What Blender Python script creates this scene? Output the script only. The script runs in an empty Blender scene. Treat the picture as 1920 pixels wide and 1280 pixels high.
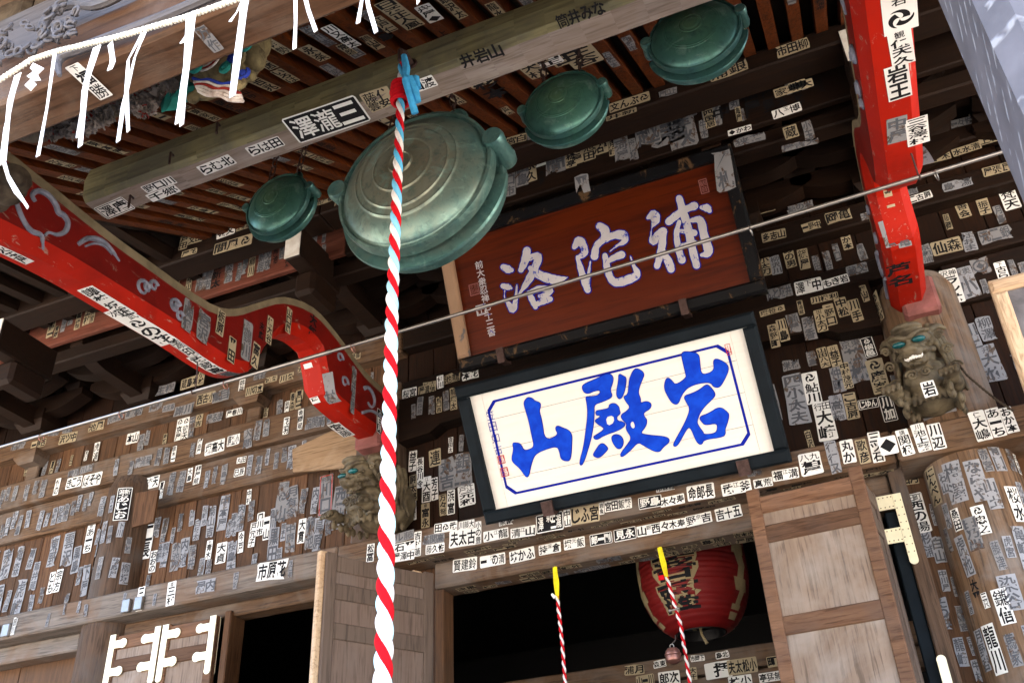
import bpy, bmesh, math, random
from mathutils import Vector, Matrix
random.seed(7)
S = bpy.context.scene
COL = S.collection
# ------------------------------------------------------------------ camera
R_ = Matrix(((0.918909, 0.392203, -0.04223), (-0.245145, 0.483907, -0.840082), (-0.309048, 0.782311, 0.540813)))
CAM = Vector((0, -6, 1.5)); FPX = 1850.0
cd = bpy.data.cameras.new('camera'); cam = bpy.data.objects.new('camera', cd); COL.objects.link(cam)
r_, d_, f_ = R_[0], R_[1], R_[2]
cam.matrix_world = Matrix(((r_[0], -d_[0], -f_[0], CAM.x), (r_[1], -d_[1], -f_[1], CAM.y), (r_[2], -d_[2], -f_[2], CAM.z), (0, 0, 0, 1)))
cd.lens = 36 * FPX / 1920; cd.sensor_width = 36; cd.clip_end = 500; cd.clip_start = 0.05
S.camera = cam
# ------------------------------------------------------------------ world, sun, exposure
SUN_EL, SUN_AZ = math.radians(57), math.radians(22)      # azimuth measured from +y towards +x
w = bpy.data.worlds.new('World'); S.world = w; w.use_nodes = True
nt = w.node_tree; bg = nt.nodes['Background']; sky = nt.nodes.new('ShaderNodeTexSky'); sky.sky_type = 'NISHITA'
sky.sun_disc = False; sky.sun_elevation = SUN_EL; sky.sun_rotation = SUN_AZ; sky.dust_density = 3.0; sky.ozone_density = 0.6; sky.air_density = 0.9
nt.links.new(sky.outputs[0], bg.inputs[0]); bg.inputs[1].default_value = 0.13
sl = bpy.data.lights.new('sun', 'SUN'); sl.energy = 5.0; sl.angle = math.radians(0.5); sl.color = (1, .96, .9)
so = bpy.data.objects.new('sun', sl); COL.objects.link(so)
sdir = Vector((math.sin(SUN_AZ) * math.cos(SUN_EL), math.cos(SUN_AZ) * math.cos(SUN_EL), math.sin(SUN_EL)))
so.rotation_euler = sdir.to_track_quat('Z', 'Y').to_euler()
S.view_settings.view_transform = 'Standard'; S.view_settings.look = 'None'
S.view_settings.exposure = 3.68; S.view_settings.gamma = 1.0
S.cycles.max_bounces = 8; S.cycles.diffuse_bounces = 5

def ray(px, py):
    return r_ * (px - 960) + d_ * (py - 640) + f_ * FPX
def proj(p):
    q = Vector(p) - CAM; z = q.dot(f_)
    return Vector((960 + q.dot(r_) / z * FPX, 640 + q.dot(d_) / z * FPX))
def on(px, py, ax, val):                      # the point of the place seen at a photo pixel, on a known plane
    v = ray(px, py); i = 'xyz'.index(ax); return CAM + v * ((val - CAM[i]) / v[i])

# ------------------------------------------------------------------ materials
def nmat(name):
    m = bpy.data.materials.new(name); m.use_nodes = True
    return m, m.node_tree.nodes, m.node_tree.links, m.node_tree.nodes['Principled BSDF']
def coords(N, L, sc, kind='Object'):
    tc = N.new('ShaderNodeTexCoord'); mp = N.new('ShaderNodeMapping'); mp.inputs['Scale'].default_value = sc
    L.new(tc.outputs[kind], mp.inputs['Vector']); return mp.outputs[0]
def noise(N, L, vec, sc, det=5, dist=0., rough=.6):
    n = N.new('ShaderNodeTexNoise'); n.inputs['Scale'].default_value = sc; n.inputs['Detail'].default_value = det
    n.inputs['Distortion'].default_value = dist; n.inputs['Roughness'].default_value = rough
    L.new(vec, n.inputs['Vector']); return n.outputs[0]
def ramp(N, L, fac, stops):
    r = N.new('ShaderNodeValToRGB'); e = r.color_ramp.elements
    while len(e) < len(stops): e.new(.5)
    for k, (p, c) in enumerate(stops): e[k].position = p; e[k].color = (*c, 1) if len(c) == 3 else c
    L.new(fac, r.inputs[0]); return r.outputs[0]
def mix(N, L, fac, a, b, mode='MIX'):
    m = N.new('ShaderNodeMix'); m.data_type = 'RGBA'; m.blend_type = mode
    for s, v in ((m.inputs[0], fac), (m.inputs[6], a), (m.inputs[7], b)):
        if isinstance(v, (int, float)): s.default_value = v
        elif isinstance(v, tuple): s.default_value = (*v, 1)
        else: L.new(v, s)
    return m.outputs[2]
def bump(N, L, B, h, st, dist=.01):
    b = N.new('ShaderNodeBump'); b.inputs['Strength'].default_value = st; b.inputs['Distance'].default_value = dist
    L.new(h, b.inputs['Height']); L.new(b.outputs[0], B.inputs['Normal'])
def wood(name, ax, dark, light, stain=None, samt=.5, rough=.72, vary=.35, bst=.35, fine=1.0, k=.55, sat=1.25, dis=1.6):
    dark = tuple(x * k for x in dark); light = tuple(x * k for x in light); stain = stain and tuple(x * k for x in stain)
    m, N, L, B = nmat(name)
    s = [9 * fine] * 3; s['xyz'.index(ax)] = .55 * fine
    v = coords(N, L, s)
    tc = N.new('ShaderNodeTexCoord'); g = N.new('ShaderNodeNewGeometry')
    off = N.new('ShaderNodeVectorMath'); off.operation = 'SCALE'; off.inputs[3].default_value = 37.
    cv = N.new('ShaderNodeCombineXYZ'); [L.new(g.outputs['Random Per Island'], cv.inputs[i]) for i in range(3)]
    L.new(cv.outputs[0], off.inputs[0]); ad = N.new('ShaderNodeVectorMath'); L.new(v, ad.inputs[0]); L.new(off.outputs[0], ad.inputs[1])
    n1 = noise(N, L, ad.outputs[0], 1.6, 8, dis, .65)
    c = ramp(N, L, n1, [(.22, dark), (.5, tuple((a + b) / 2 for a, b in zip(dark, light))), (.78, light)])
    n3 = noise(N, L, ad.outputs[0], 7., 3, .3)
    c = mix(N, L, ramp(N, L, n3, [(.38, (.0,) * 3), (.5, (.0,) * 3), (.66, (.75,) * 3)]), c, tuple(d * .6 for d in dark))
    if stain:
        n2 = noise(N, L, coords(N, L, (1, 1, 1)), 2.3, 6, .5)
        c = mix(N, L, ramp(N, L, n2, [(.45, (0, 0, 0)), (.62, (samt,) * 3)]), c, stain)
    hs = N.new('ShaderNodeHueSaturation'); L.new(c, hs.inputs['Color'])
    ma = N.new('ShaderNodeMapRange'); ma.inputs[3].default_value = 1 - vary; ma.inputs[4].default_value = 1 + vary
    L.new(g.outputs['Random Per Island'], ma.inputs[0]); L.new(ma.outputs[0], hs.inputs['Value']); hs.inputs['Saturation'].default_value = sat
    L.new(hs.outputs[0], B.inputs['Base Color']); B.inputs['Roughness'].default_value = rough; B.inputs['Specular IOR Level'].default_value = .22
    bump(N, L, B, n1, bst, .012); return m
def paint(name, col, rough=.5, var=.25, metal=0., sc=6., b2=None, bst=.1):
    m, N, L, B = nmat(name); n = noise(N, L, coords(N, L, (1, 1, 1)), sc, 6, .4)
    b2 = b2 or tuple(c * (1 - var) for c in col)
    L.new(ramp(N, L, n, [(.35, b2), (.62, col)]), B.inputs['Base Color']); B.inputs['Roughness'].default_value = rough
    B.inputs['Metallic'].default_value = metal
    if rough > .3: B.inputs['Specular IOR Level'].default_value = .3 if rough < .7 else .12
    if bst: bump(N, L, B, n, bst, .006)
    return m
def worn(name, col, under, thr=.56, rough=.8, sc=22.):
    m, N, L, B = nmat(name); n = noise(N, L, coords(N, L, (1, 1, .6)), sc, 7, .8, .7)
    n2 = noise(N, L, coords(N, L, (1, 1, 1)), 3., 2)
    c = mix(N, L, ramp(N, L, n, [(thr, (0, 0, 0)), (thr + .05, (1, 1, 1))]), mix(N, L, n2, tuple(x * .65 for x in col), tuple(min(1, x * 1.25) for x in col)), under)
    L.new(c, B.inputs['Base Color']); B.inputs['Roughness'].default_value = rough; B.inputs['Specular IOR Level'].default_value = .1; return m
M = {}
M['wx'] = wood('weathered_wood_along_x', 'x', (.09, .055, .036), (.30, .195, .13), (.27, .235, .21), .6, k=.53, sat=1.2)
M['wxg'] = wood('grey_weathered_wood_along_x', 'x', (.11, .095, .085), (.32, .28, .25), (.19, .12, .08), .6, k=0.7)
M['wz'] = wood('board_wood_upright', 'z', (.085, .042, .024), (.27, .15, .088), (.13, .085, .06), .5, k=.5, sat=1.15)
M['wy'] = wood('wood_along_y', 'y', (.06, .036, .024), (.20, .125, .085), (.20, .15, .11), .4, k=0.4)
M['dx'] = wood('dark_wood_along_x', 'x', (.045, .022, .013), (.15, .07, .04), (.06, .03, .02), .5, k=0.095, sat=1.8)  # darkened so the shade on the upper beams sits in the wood colour
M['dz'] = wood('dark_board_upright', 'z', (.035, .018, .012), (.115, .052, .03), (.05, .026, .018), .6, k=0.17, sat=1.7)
M['raf'] = wood('red_brown_rafter_wood', 'y', (.075, .022, .009), (.25, .075, .03), None, 0, .7, .25, k=0.5, sat=1.55)
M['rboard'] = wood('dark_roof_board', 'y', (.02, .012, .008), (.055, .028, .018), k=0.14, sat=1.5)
M['ux'] = wood('shade_dark_timber', 'x', (.05, .026, .015), (.15, .07, .04), (.05, .022, .014), .6, k=0.1, sat=1.8)  # shade under the eaves put into the timber colour
M['uy'] = wood('shade_dark_timber_along_y', 'y', (.05, .026, .015), (.15, .07, .04), (.05, .022, .014), .6, k=0.1, sat=1.8)  # same painted-in eave shade, grain along y
M['pink'] = wood('pinkish_board', 'x', (.17, .065, .05), (.33, .15, .12), (.12, .07, .05), .5, k=0.5)
M['pil'] = wood('pillar_wood', 'z', (.07, .042, .026), (.34, .225, .15), (.26, .235, .22), .6, .7, .1, .8, .7, k=.7, sat=1.15, dis=.7)
M['pilL'] = wood('grey_pillar_wood', 'z', (.07, .045, .032), (.22, .15, .11), (.14, .12, .11), .7, .7, .1, .5)
M['doorR'] = wood('sun_bleached_door_wood', 'z', (.17, .12, .09), (.33, .25, .195), (.36, .32, .29), .5, .6, .12, .12, 1.1, k=.8, sat=1.1, dis=.35)
M['doorL'] = wood('grey_door_wood', 'z', (.17, .125, .105), (.26, .20, .17), (.24, .2, .18), .5, .65, .06, .12, 1., k=.62, dis=.4)
M['doorG'] = wood('grey_door_frame_wood', 'z', (.14, .105, .088), (.23, .18, .15), None, .5, .65, .06, .15, .8, k=.58, dis=.4)
M['doorF'] = wood('door_frame_wood', 'x', (.13, .07, .045), (.30, .19, .135), (.17, .12, .1), .5)
M["koryo"] = wood("greenish_old_beam_wood", "x", (.17, .15, .08), (.33, .305, .18), (.10, .10, .085), .7, .6, .0, .2, .6, k=.8, sat=1.1)
M["koryoU"] = wood("pale_grey_beam_wood", "x", (.22, .18, .16), (.42, .38, .355), (.26, .2, .16), .5, .7, .0, k=.8)
M['front'] = wood('brown_front_beam_wood', 'x', (.10, .055, .035), (.27, .165, .115), (.36, .30, .26), .5, .7, .05, .5, .8, k=.4)
M['frontG'] = wood('sky_tinted_front_wood', 'x', (.22, .21, .23), (.40, .39, .42), (.25, .2, .18), .3, .6, .05, k=.3)  # blue of the sky light mixed into the grey wood colour
def chisel():
    m, N, L, B = nmat('chisel_marked_post'); o = coords(N, L, (1, 1, 1)); n = noise(N, L, o, 9, 6)
    w = N.new('ShaderNodeTexWave'); w.bands_direction = 'DIAGONAL'; w.inputs['Scale'].default_value = 9; w.inputs['Distortion'].default_value = 1.2; w.inputs['Detail'].default_value = 1; L.new(o, w.inputs[0])
    n2 = noise(N, L, coords(N, L, (14, 14, 14)), 1.5, 2); f = N.new('ShaderNodeMath'); f.operation = 'MULTIPLY'
    L.new(ramp(N, L, w.outputs[1], [(.82, (0, 0, 0)), (.95, (1, 1, 1))]), f.inputs[0]); L.new(ramp(N, L, n2, [(.5, (0, 0, 0)), (.58, (1, 1, 1))]), f.inputs[1])
    c = mix(N, L, f.outputs[0], ramp(N, L, n, [(.3, (.075, .07, .078)), (.7, (.13, .122, .135))]), (.26, .26, .28)); L.new(c, B.inputs['Base Color']); B.inputs['Roughness'].default_value = .5; bump(N, L, B, f.outputs[0], .3, .006); return m
M['post'] = chisel()
M['cream'] = wood('pale_new_wood', 'x', (.42, .31, .22), (.62, .50, .38), (.35, .22, .14), .3, .6, .1, k=0.95)
M['creamz'] = wood('pale_new_wood_upright', 'z', (.42, .31, .22), (.62, .50, .38), (.35, .22, .14), .3, .6, .1, k=.95)
M['patch'] = wood('pale_patch_plank', 'x', (.22, .15, .10), (.40, .29, .20), (.5, .42, .33), .4, k=.8)
M['dblue'] = paint('dark_blue_grey_lacquer', (.006, .010, .014), .72, .4)
def redpaint(name, base, deep, grey):
    m, N, L, B = nmat(name); o = coords(N, L, (1, 1, 1))
    n = noise(N, L, o, 3, 5, .4); c = mix(N, L, n, deep, base)
    n2 = noise(N, L, coords(N, L, (1, .35, 1)), 26, 6, .6, .7)
    c = mix(N, L, ramp(N, L, n2, [(.61, (0, 0, 0)), (.66, (.8,) * 3)]), c, grey)
    n3 = noise(N, L, coords(N, L, (1, 1, 1)), 1.7, 7, .6); c = mix(N, L, ramp(N, L, n3, [(.5, (0, 0, 0)), (.72, (.6,) * 3)]), c, tuple(x * .35 for x in deep))
    L.new(c, B.inputs['Base Color']); B.inputs['Roughness'].default_value = .55; B.inputs['Specular IOR Level'].default_value = .15; bump(N, L, B, n2, .12, .004); return m
M['red'] = redpaint('vermilion_paint', (.40, .011, .002), (.27, .007, .002), (.30, .2, .16))
M['redd'] = redpaint('deep_red_paint', (.17, .006, .003), (.105, .004, .003), (.2, .13, .1))
M['olive'] = paint('dusty_olive_edge', (.20, .16, .10), .8, .4)
M['rpink'] = paint('faded_red_timber', (.26, .10, .09), .7, .4)
M['white'] = paint('white_paint', (.75, .74, .70), .6, .2, b2=(.5, .46, .4))
def plq():
    m, N, L, B = nmat('cream_plaque_board'); n = noise(N, L, coords(N, L, (1.2, 14, 14)), 2, 6, .5); n2 = noise(N, L, coords(N, L, (1, 1, 1)), 1.3, 4)
    c = mix(N, L, n2, ramp(N, L, n, [(.3, (.62, .60, .56)), (.7, (.72, .71, .68))]), (.65, .63, .585)); L.new(c, B.inputs['Base Color']); B.inputs['Roughness'].default_value = .55; bump(N, L, B, n, .05, .004); return m
M['plq'] = plq()
M['blue'] = paint('cobalt_blue_paint', (.001, .03, .42), .75, .3, sc=14, b2=(.003, .055, .55))
M['bline'] = paint('deep_blue_line', (.001, .010, .28), .75, .2)
M['char'] = worn('worn_white_gofun', (.47, .45, .47), (.03, .05, .35), .58, .7, 30)
M['brownp'] = wood('red_brown_lacquer_board', 'x', (.06, .011, .006), (.115, .027, .014), None, 0, .38, .0, .08, .45, k=0.8)
M['blackf'] = worn('flaking_black_lacquer', (.006, .006, .007), (.085, .05, .025), .57, .4, 9)
M['tanf'] = worn('bare_tan_frame_wood', (.30, .19, .12), (.11, .10, .10), .56, .6, 6)
M['ink'] = paint('black_ink', (.012, .012, .014), .8, .2, bst=0)
M['inkf'] = worn('faded_ink', (.085, .09, .105), (.15, .135, .125), .57)
M['pw'] = worn('white_paper', (.74, .74, .72), (.45, .42, .38), .68, .85, 9)
M['py'] = worn('yellowed_dimmed_paper', (.36, .30, .20), (.11, .075, .05), .64, .85, 11)  # aged yellow, darkened further for the dim light on upper timbers
M['pg'] = worn('grey_worn_paper', (.22, .22, .23), (.085, .055, .04), .53, .85, 16)
M['pb'] = worn('blue_grey_paper', (.28, .29, .32), (.10, .075, .06), .56, .85, 14)
M['sred'] = paint('red_seal', (.45, .03, .02), .7, .3)
M['rope_r'] = paint('red_cloth_strand', (.56, .006, .014), .8, .25, sc=130, bst=.6)
M['rope_w'] = paint('white_cloth_strand', (.80, .77, .76), .85, .14, sc=130, bst=.6)
def bluerope():      # blue pales downwards: glare on the lower rope painted into the colour
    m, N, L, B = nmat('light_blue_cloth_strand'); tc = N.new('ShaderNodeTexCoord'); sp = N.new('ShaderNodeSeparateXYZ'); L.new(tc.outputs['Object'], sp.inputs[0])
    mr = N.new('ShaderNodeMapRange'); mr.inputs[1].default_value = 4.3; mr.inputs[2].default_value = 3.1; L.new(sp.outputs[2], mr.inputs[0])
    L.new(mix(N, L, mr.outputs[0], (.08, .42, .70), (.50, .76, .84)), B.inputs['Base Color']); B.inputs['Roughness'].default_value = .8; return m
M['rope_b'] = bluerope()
M['rib_b'] = paint('blue_ribbon_cloth', (.06, .38, .72), .8, .2, sc=40)
M['yel'] = paint('yellow_cloth', (.80, .66, .02), .8, .2, sc=30)
M['paper'] = paint('pure_white_paper', (.86, .86, .86), .8, .04, bst=0)
M['straw'] = paint('pale_straw_rope', (.80, .77, .66), .85, .2, sc=60)
M['iron'] = paint('rusty_iron', (.07, .04, .035), .6, .5, .5, 30)
M['steel'] = paint('galvanised_pipe', (.30, .285, .27), .36, .15, .85, 20)
M['brass'] = paint('pale_gilt_plate', (.92, .84, .58), .35, .08, .25, 12)  # gilt paled so its bright reflection is part of the base colour
M['lant'] = paint('red_lantern_paper', (.15, .004, .004), .6, .2)
M['gold'] = paint('dull_gold_outline', (.30, .235, .13), .7, .3)
M['black'] = paint('black_rim_and_unlit_void', (.004, .004, .0045), .5, .2, bst=0)  # black rim; also paints the unlit room and lantern inside dark
M['grey'] = paint('old_grey_carved_wood', (.09, .07, .05), .75, .45, sc=12, b2=(.03, .022, .016), bst=.4)
M['lion'] = paint('brown_grey_carved_wood', (.135, .108, .066), .6, .5, sc=9, b2=(.04, .03, .018), bst=.35)
M['teal'] = paint('turquoise_eye', (.005, .09, .10), .25, .4)
M['tealp'] = paint('teal_pigment', (.02, .20, .17), .8, .5)
M['bluep'] = paint('blue_pigment', (.02, .04, .28), .8, .4)
M['redp'] = paint('dark_red_pigment', (.22, .02, .015), .8, .4)
M['wpig'] = paint('white_pigment', (.46, .43, .40), .8, .35, sc=20, b2=(.2, .15, .13))
M['beast'] = paint('olive_brown_pigment', (.15, .12, .06), .8, .5, sc=25, b2=(.06, .045, .025))
M['pet'] = paint('dusty_petal', (.20, .17, .155), .85, .6, sc=20)
M['scroll'] = paint('silver_blue_scroll', (.21, .225, .29), .5, .4, sc=16)
M['copper'] = paint('copper_bell', (.32, .15, .12), .38, .35, .6, 14)
M['glass'] = paint('smoky_pane', (.16, .15, .16), .25, .5)
def gravel():
    m, N, L, B = nmat('pale_gravel'); n = noise(N, L, coords(N, L, (1, 1, 1)), 40, 8)
    L.new(ramp(N, L, n, [(.3, (.21, .175, .135)), (.7, (.36, .31, .25))]), B.inputs['Base Color']); B.inputs['Roughness'].default_value = .9; bump(N, L, B, n, .6, .02); return m
M['ground'] = gravel()
def bronze(name, r, centre, mid, edge):
    m, N, L, B = nmat(name); tc = N.new('ShaderNodeTexCoord'); ln = N.new('ShaderNodeVectorMath'); ln.operation = 'LENGTH'
    mp = N.new('ShaderNodeMapping'); mp.inputs['Scale'].default_value = (1 / r, 0.3 / r, 1 / r); L.new(tc.outputs['Object'], mp.inputs[0]); L.new(mp.outputs[0], ln.inputs[0])
    n = noise(N, L, tc.outputs['Object'], 5, 6, .6); ad = N.new('ShaderNodeMath'); ad.operation = 'MULTIPLY_ADD'
    L.new(n, ad.inputs[0]); ad.inputs[1].default_value = 1.0; L.new(ln.outputs['Value'], ad.inputs[2])
    c = ramp(N, L, ad.outputs[0], [(.35, centre), (.85, mid), (1.25, edge)])
    mr = N.new('ShaderNodeMapRange'); mr.inputs[2].default_value = 1.75; L.new(ad.outputs[0], mr.inputs[0]); 
    c = ramp(N, L, mr.outputs[0], [(.2, centre), (.55, mid), (.85, edge)])
    n2 = noise(N, L, tc.outputs['Object'], 24, 5, .5, .7); c = mix(N, L, ramp(N, L, n2, [(.5, (0, 0, 0)), (.72, (.7,) * 3)]), c, tuple(x * .45 for x in edge))
    n4 = noise(N, L, tc.outputs['Object'], 11, 6, .8, .65); c = mix(N, L, ramp(N, L, n4, [(.54, (0, 0, 0)), (.66, (.55,) * 3)]), c, (.22, .36, .31))
    L.new(c, B.inputs['Base Color']); B.inputs['Metallic'].default_value = .6; B.inputs['Roughness'].default_value = .36
    bump(N, L, B, n2, .12, .004); return m
M['gongB'] = bronze('bronze_with_brown_centre', .42, (.12, .10, .055), (.20, .215, .165), (.085, .19, .18))
M['gongS'] = bronze('green_bronze', .26, (.13, .22, .11), (.06, .17, .125), (.055, .15, .15))

# ------------------------------------------------------------------ mesh helpers
class MB:
    def __init__(s): s.v = []; s.f = []; s.m = []
    def add(s, vs, fs, mi=0):
        b = len(s.v); s.v += [tuple(v) for v in vs]; s.f += [[b + i for i in f] for f in fs]; s.m += [mi] * len(fs)
    def box(s, x0, x1, y0, y1, z0, z1, mi=0, c=.006, T=None):
        bm = bmesh.new(); bmesh.ops.create_cube(bm, size=1)
        for v in bm.verts: v.co = Vector((x0 + (v.co.x + .5) * (x1 - x0), y0 + (v.co.y + .5) * (y1 - y0), z0 + (v.co.z + .5) * (z1 - z0)))
        if c: bmesh.ops.bevel(bm, geom=bm.edges[:], offset=min(c, .3 * min(abs(x1 - x0), abs(y1 - y0), abs(z1 - z0))), segments=1, affect='EDGES')
        s.bm(bm, mi, T)
    def bm(s, bm, mi=0, T=None):
        bm.verts.index_update(); s.add([(T @ v.co) if T else v.co for v in bm.verts], [[v.index for v in f.verts] for f in bm.faces], mi); bm.free()
    def tube(s, pts, rad, n=8, mi=0, cap=True):
        pts = [Vector(p) for p in pts]; rr = rad if isinstance(rad, (list, tuple)) else [rad] * len(pts); rings = []
        t0 = (pts[1] - pts[0]).normalized(); a = t0.orthogonal().normalized(); vs = []
        for i, p in enumerate(pts):
            t = (pts[min(i + 1, len(pts) - 1)] - pts[max(i - 1, 0)]).normalized(); a = (a - t * a.dot(t)).normalized(); b = t.cross(a)
            vs += [p + (a * math.cos(k * 2 * math.pi / n) + b * math.sin(k * 2 * math.pi / n)) * rr[i] for k in range(n)]
        fs = [[i * n + k, i * n + (k + 1) % n, (i + 1) * n + (k + 1) % n, (i + 1) * n + k] for i in range(len(pts) - 1) for k in range(n)]
        if cap: fs += [list(range(n))[::-1], [(len(pts) - 1) * n + k for k in range(n)]]
        s.add(vs, fs, mi)
    def lathe(s, prof, o, ax='z', n=48, mi=0, a0=0., a1=2 * math.pi):      # prof: (radius, height)
        o = Vector(o); full = abs(a1 - a0 - 2 * math.pi) < 1e-6; m = n if full else n + 1; vs = []
        for r, h in prof:
            for k in range(m):
                a = a0 + (a1 - a0) * k / n; c, q = r * math.cos(a), r * math.sin(a)
                vs.append(o + (Vector((c, q, h)) if ax == 'z' else Vector((c, h, q)) if ax == 'y' else Vector((h, c, q))))
        fs = [[i * m + k, i * m + (k + 1) % m, (i + 1) * m + (k + 1) % m, (i + 1) * m + k] for i in range(len(prof) - 1) for k in range(n)]
        s.add(vs, fs, mi)
    def prism(s, poly, T, d0, d1, mi=0, mside=None):                    # poly in 2-D, T maps (a, b, depth)
        n = len(poly); vs = [T(a, b, d0) for a, b in poly] + [T(a, b, d1) for a, b in poly]
        s.add(vs, [list(range(n)), [n + i for i in range(n)][::-1]], mi)
        s.add(vs, [[i, (i + 1) % n, n + (i + 1) % n, n + i] for i in range(n)], mi if mside is None else mside)
    def ball(s, c, r, sc=(1, 1, 1), sub=2, mi=0):
        bm = bmesh.new(); bmesh.ops.create_icosphere(bm, subdivisions=sub, radius=r)
        for v in bm.verts: v.co = Vector((v.co.x * sc[0], v.co.y * sc[1], v.co.z * sc[2])) + Vector(c)
        s.bm(bm, mi)
    def build(s, name, mats, parent=None, smooth=False, loc=None, fixn=True):
        me = bpy.data.meshes.new(name)
        if loc: L = Vector(loc); vs = [tuple(Vector(v) - L) for v in s.v]
        else: vs = s.v
        me.from_pydata(vs, [], s.f)
        mats = mats if isinstance(mats, (list, tuple)) else [mats]
        for m in mats: me.materials.append(M[m] if isinstance(m, str) else m)
        me.polygons.foreach_set('material_index', s.m)
        if fixn:
            bm = bmesh.new(); bm.from_mesh(me); bmesh.ops.recalc_face_normals(bm, faces=bm.faces[:]); bm.to_mesh(me); bm.free()
        if smooth:
            me.polygons.foreach_set('use_smooth', [True] * len(me.polygons))
            try: me.set_sharp_from_angle(angle=math.radians(smooth if smooth is not True else 40))
            except Exception: pass
        o = bpy.data.objects.new(name, me); COL.objects.link(o)
        if loc: o.location = loc
        WORLD[o.name] = Matrix.Translation(Vector(loc) if loc else Vector((0, 0, 0)))
        if parent: attach(o, parent)
        return o
WORLD = {}
def attach(o, p):
    o.parent = p; o.matrix_parent_inverse = WORLD[p.name].inverted()
def part(name, mats, parent, fn, smooth=False, loc=None):
    b = MB(); fn(b); return b.build(name, mats, parent, smooth, loc)
def tag(o, label, cat, group=None, kind=None):
    if label: o['label'] = label
    if cat: o['category'] = cat
    if group: o['group'] = group
    if kind: o['kind'] = kind
    return o
def thing(name, loc, label, cat, group=None):
    o = bpy.data.objects.new(name, None); o.empty_display_size = .1; COL.objects.link(o); o.location = loc; WORLD[o.name] = Matrix.Translation(Vector(loc))
    return tag(o, label, cat, group)
def remesh(o, vox, sm=3):
    md = o.modifiers.new('r', 'REMESH'); md.mode = 'VOXEL'; md.voxel_size = vox; md.use_smooth_shade = True
    if sm: s2 = o.modifiers.new('s', 'SMOOTH'); s2.iterations = sm; s2.factor = .5
    bpy.context.view_layer.update(); dg = bpy.context.evaluated_depsgraph_get()
    me = bpy.data.meshes.new_from_object(o.evaluated_get(dg)); old = o.data; mats = [m for m in old.materials]
    o.modifiers.clear(); o.data = me
    if not me.materials:
        for m in mats: me.materials.append(m)
    me.polygons.foreach_set('use_smooth', [True] * len(me.polygons)); return o
# ------------------------------------------------------------------ ground
gb = MB(); gb.add([(-80, -90, 0), (80, -90, 0), (80, 40, 0), (-80, 40, 0)], [[0, 1, 2, 3]])
tag(gb.build('ground', 'ground'), None, None, None, 'structure')
# ------------------------------------------------------------------ the hall
H = thing('temple_hall', (-1.48, 0, 0), 'old wooden temple hall with red porch beams, sticker-covered walls and open doors', 'temple')
def bx(name, mat, *b, c=.008, smooth=False): return part(name, mat, H, lambda m: m.box(*b, c=c))
PX = (-5.95, -3.5, .5, 3.0, -8.4)
# round pillars
for x in PX:
    def f(m, x=x):
        r = .26 if x == .5 else .215
        m.lathe([(0, 0), (r, 0), (r, 2.2), (r * .995, 4.0), (r * .96, 5.15), (r * .8, 5.24), (0, 5.24)], (x, .02, 0), n=40)
    part('pillar', 'pil' if x == .5 else 'pilL', H, f, 30)
# boards of the wall: upright boards in one mesh per bay
def boards(name, mat, x0, x1, z0, z1, wd, y=.03, gap=.005):
    def f(m):
        x = x0
        while x < x1 - .01:
            e = min(x1, x + wd * random.uniform(.8, 1.2)); m.box(x + gap / 2, e - gap / 2, y + random.uniform(0, .004), y + .05, z0, z1, c=.004); x = e
        m.box(x0, x1, y + .052, y + .07, z0, z1, c=0)
    return part(name, mat, H, f)
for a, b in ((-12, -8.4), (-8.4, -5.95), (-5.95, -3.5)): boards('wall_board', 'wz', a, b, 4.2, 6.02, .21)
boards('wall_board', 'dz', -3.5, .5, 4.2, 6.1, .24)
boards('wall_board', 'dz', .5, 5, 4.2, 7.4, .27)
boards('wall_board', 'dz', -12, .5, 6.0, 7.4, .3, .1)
for a, b in ((-12, -8.4), (.75, 5)): boards('wall_board', 'wz', a, b, 0.0, 4.0, .25, .04)
boards('wall_board', 'wz', .06, .5, 1.0, 4.0, .45, .06)
boards('wall_board', 'wz', -3.5, -3.02, 1.0, 4.0, .5, .06)
boards('wall_board', 'wz', -8.4, -6.0, 1.0, 3.9, .8, .10)
# long horizontal timbers
def timber(name, mat, x0, x1, y0, z0, z1, y1=.05): return bx(name, mat, x0, x1, y0, y1, z0, z1, c=.012)
timber('nageshi_beam', 'wxg', -12, -3.72, -.215, 3.965, 4.167)
timber('nageshi_beam', 'wx', -3.715, .12, -.213, 3.96, 4.165)
timber('nageshi_beam', 'wx', .125, 5, -.275, 3.934, 4.13)
timber('lintel_beam', 'wx', -3.02, .04, -.05, 3.775, 3.958, .16)
timber('lintel_beam', 'wx', -5.74, -3.7, -.05, 3.86, 3.963, .1)
timber('lintel_beam', 'wxg', -8.2, -6.17, -.06, 3.82, 3.963, .1)
timber('rail_beam', 'wx', -12, -6.14, -.03, 4.94, 5.245); timber('rail_beam', 'wx', -5.76, -3.5, -.032, 4.94, 5.245)
timber('tie_beam', 'wx', -12, -6.1, -.085, 5.25, 5.50); timber('tie_beam', 'wx', -6.095, -3.3, -.083, 5.25, 5.50)
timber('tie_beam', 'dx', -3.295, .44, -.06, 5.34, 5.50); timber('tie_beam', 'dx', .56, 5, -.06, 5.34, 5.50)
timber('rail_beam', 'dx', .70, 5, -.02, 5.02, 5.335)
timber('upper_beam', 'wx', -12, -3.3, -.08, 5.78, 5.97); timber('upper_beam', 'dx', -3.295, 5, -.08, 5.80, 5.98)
timber('upper_beam', 'dx', .56, 5, -.12, 6.22, 6.40)
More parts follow.
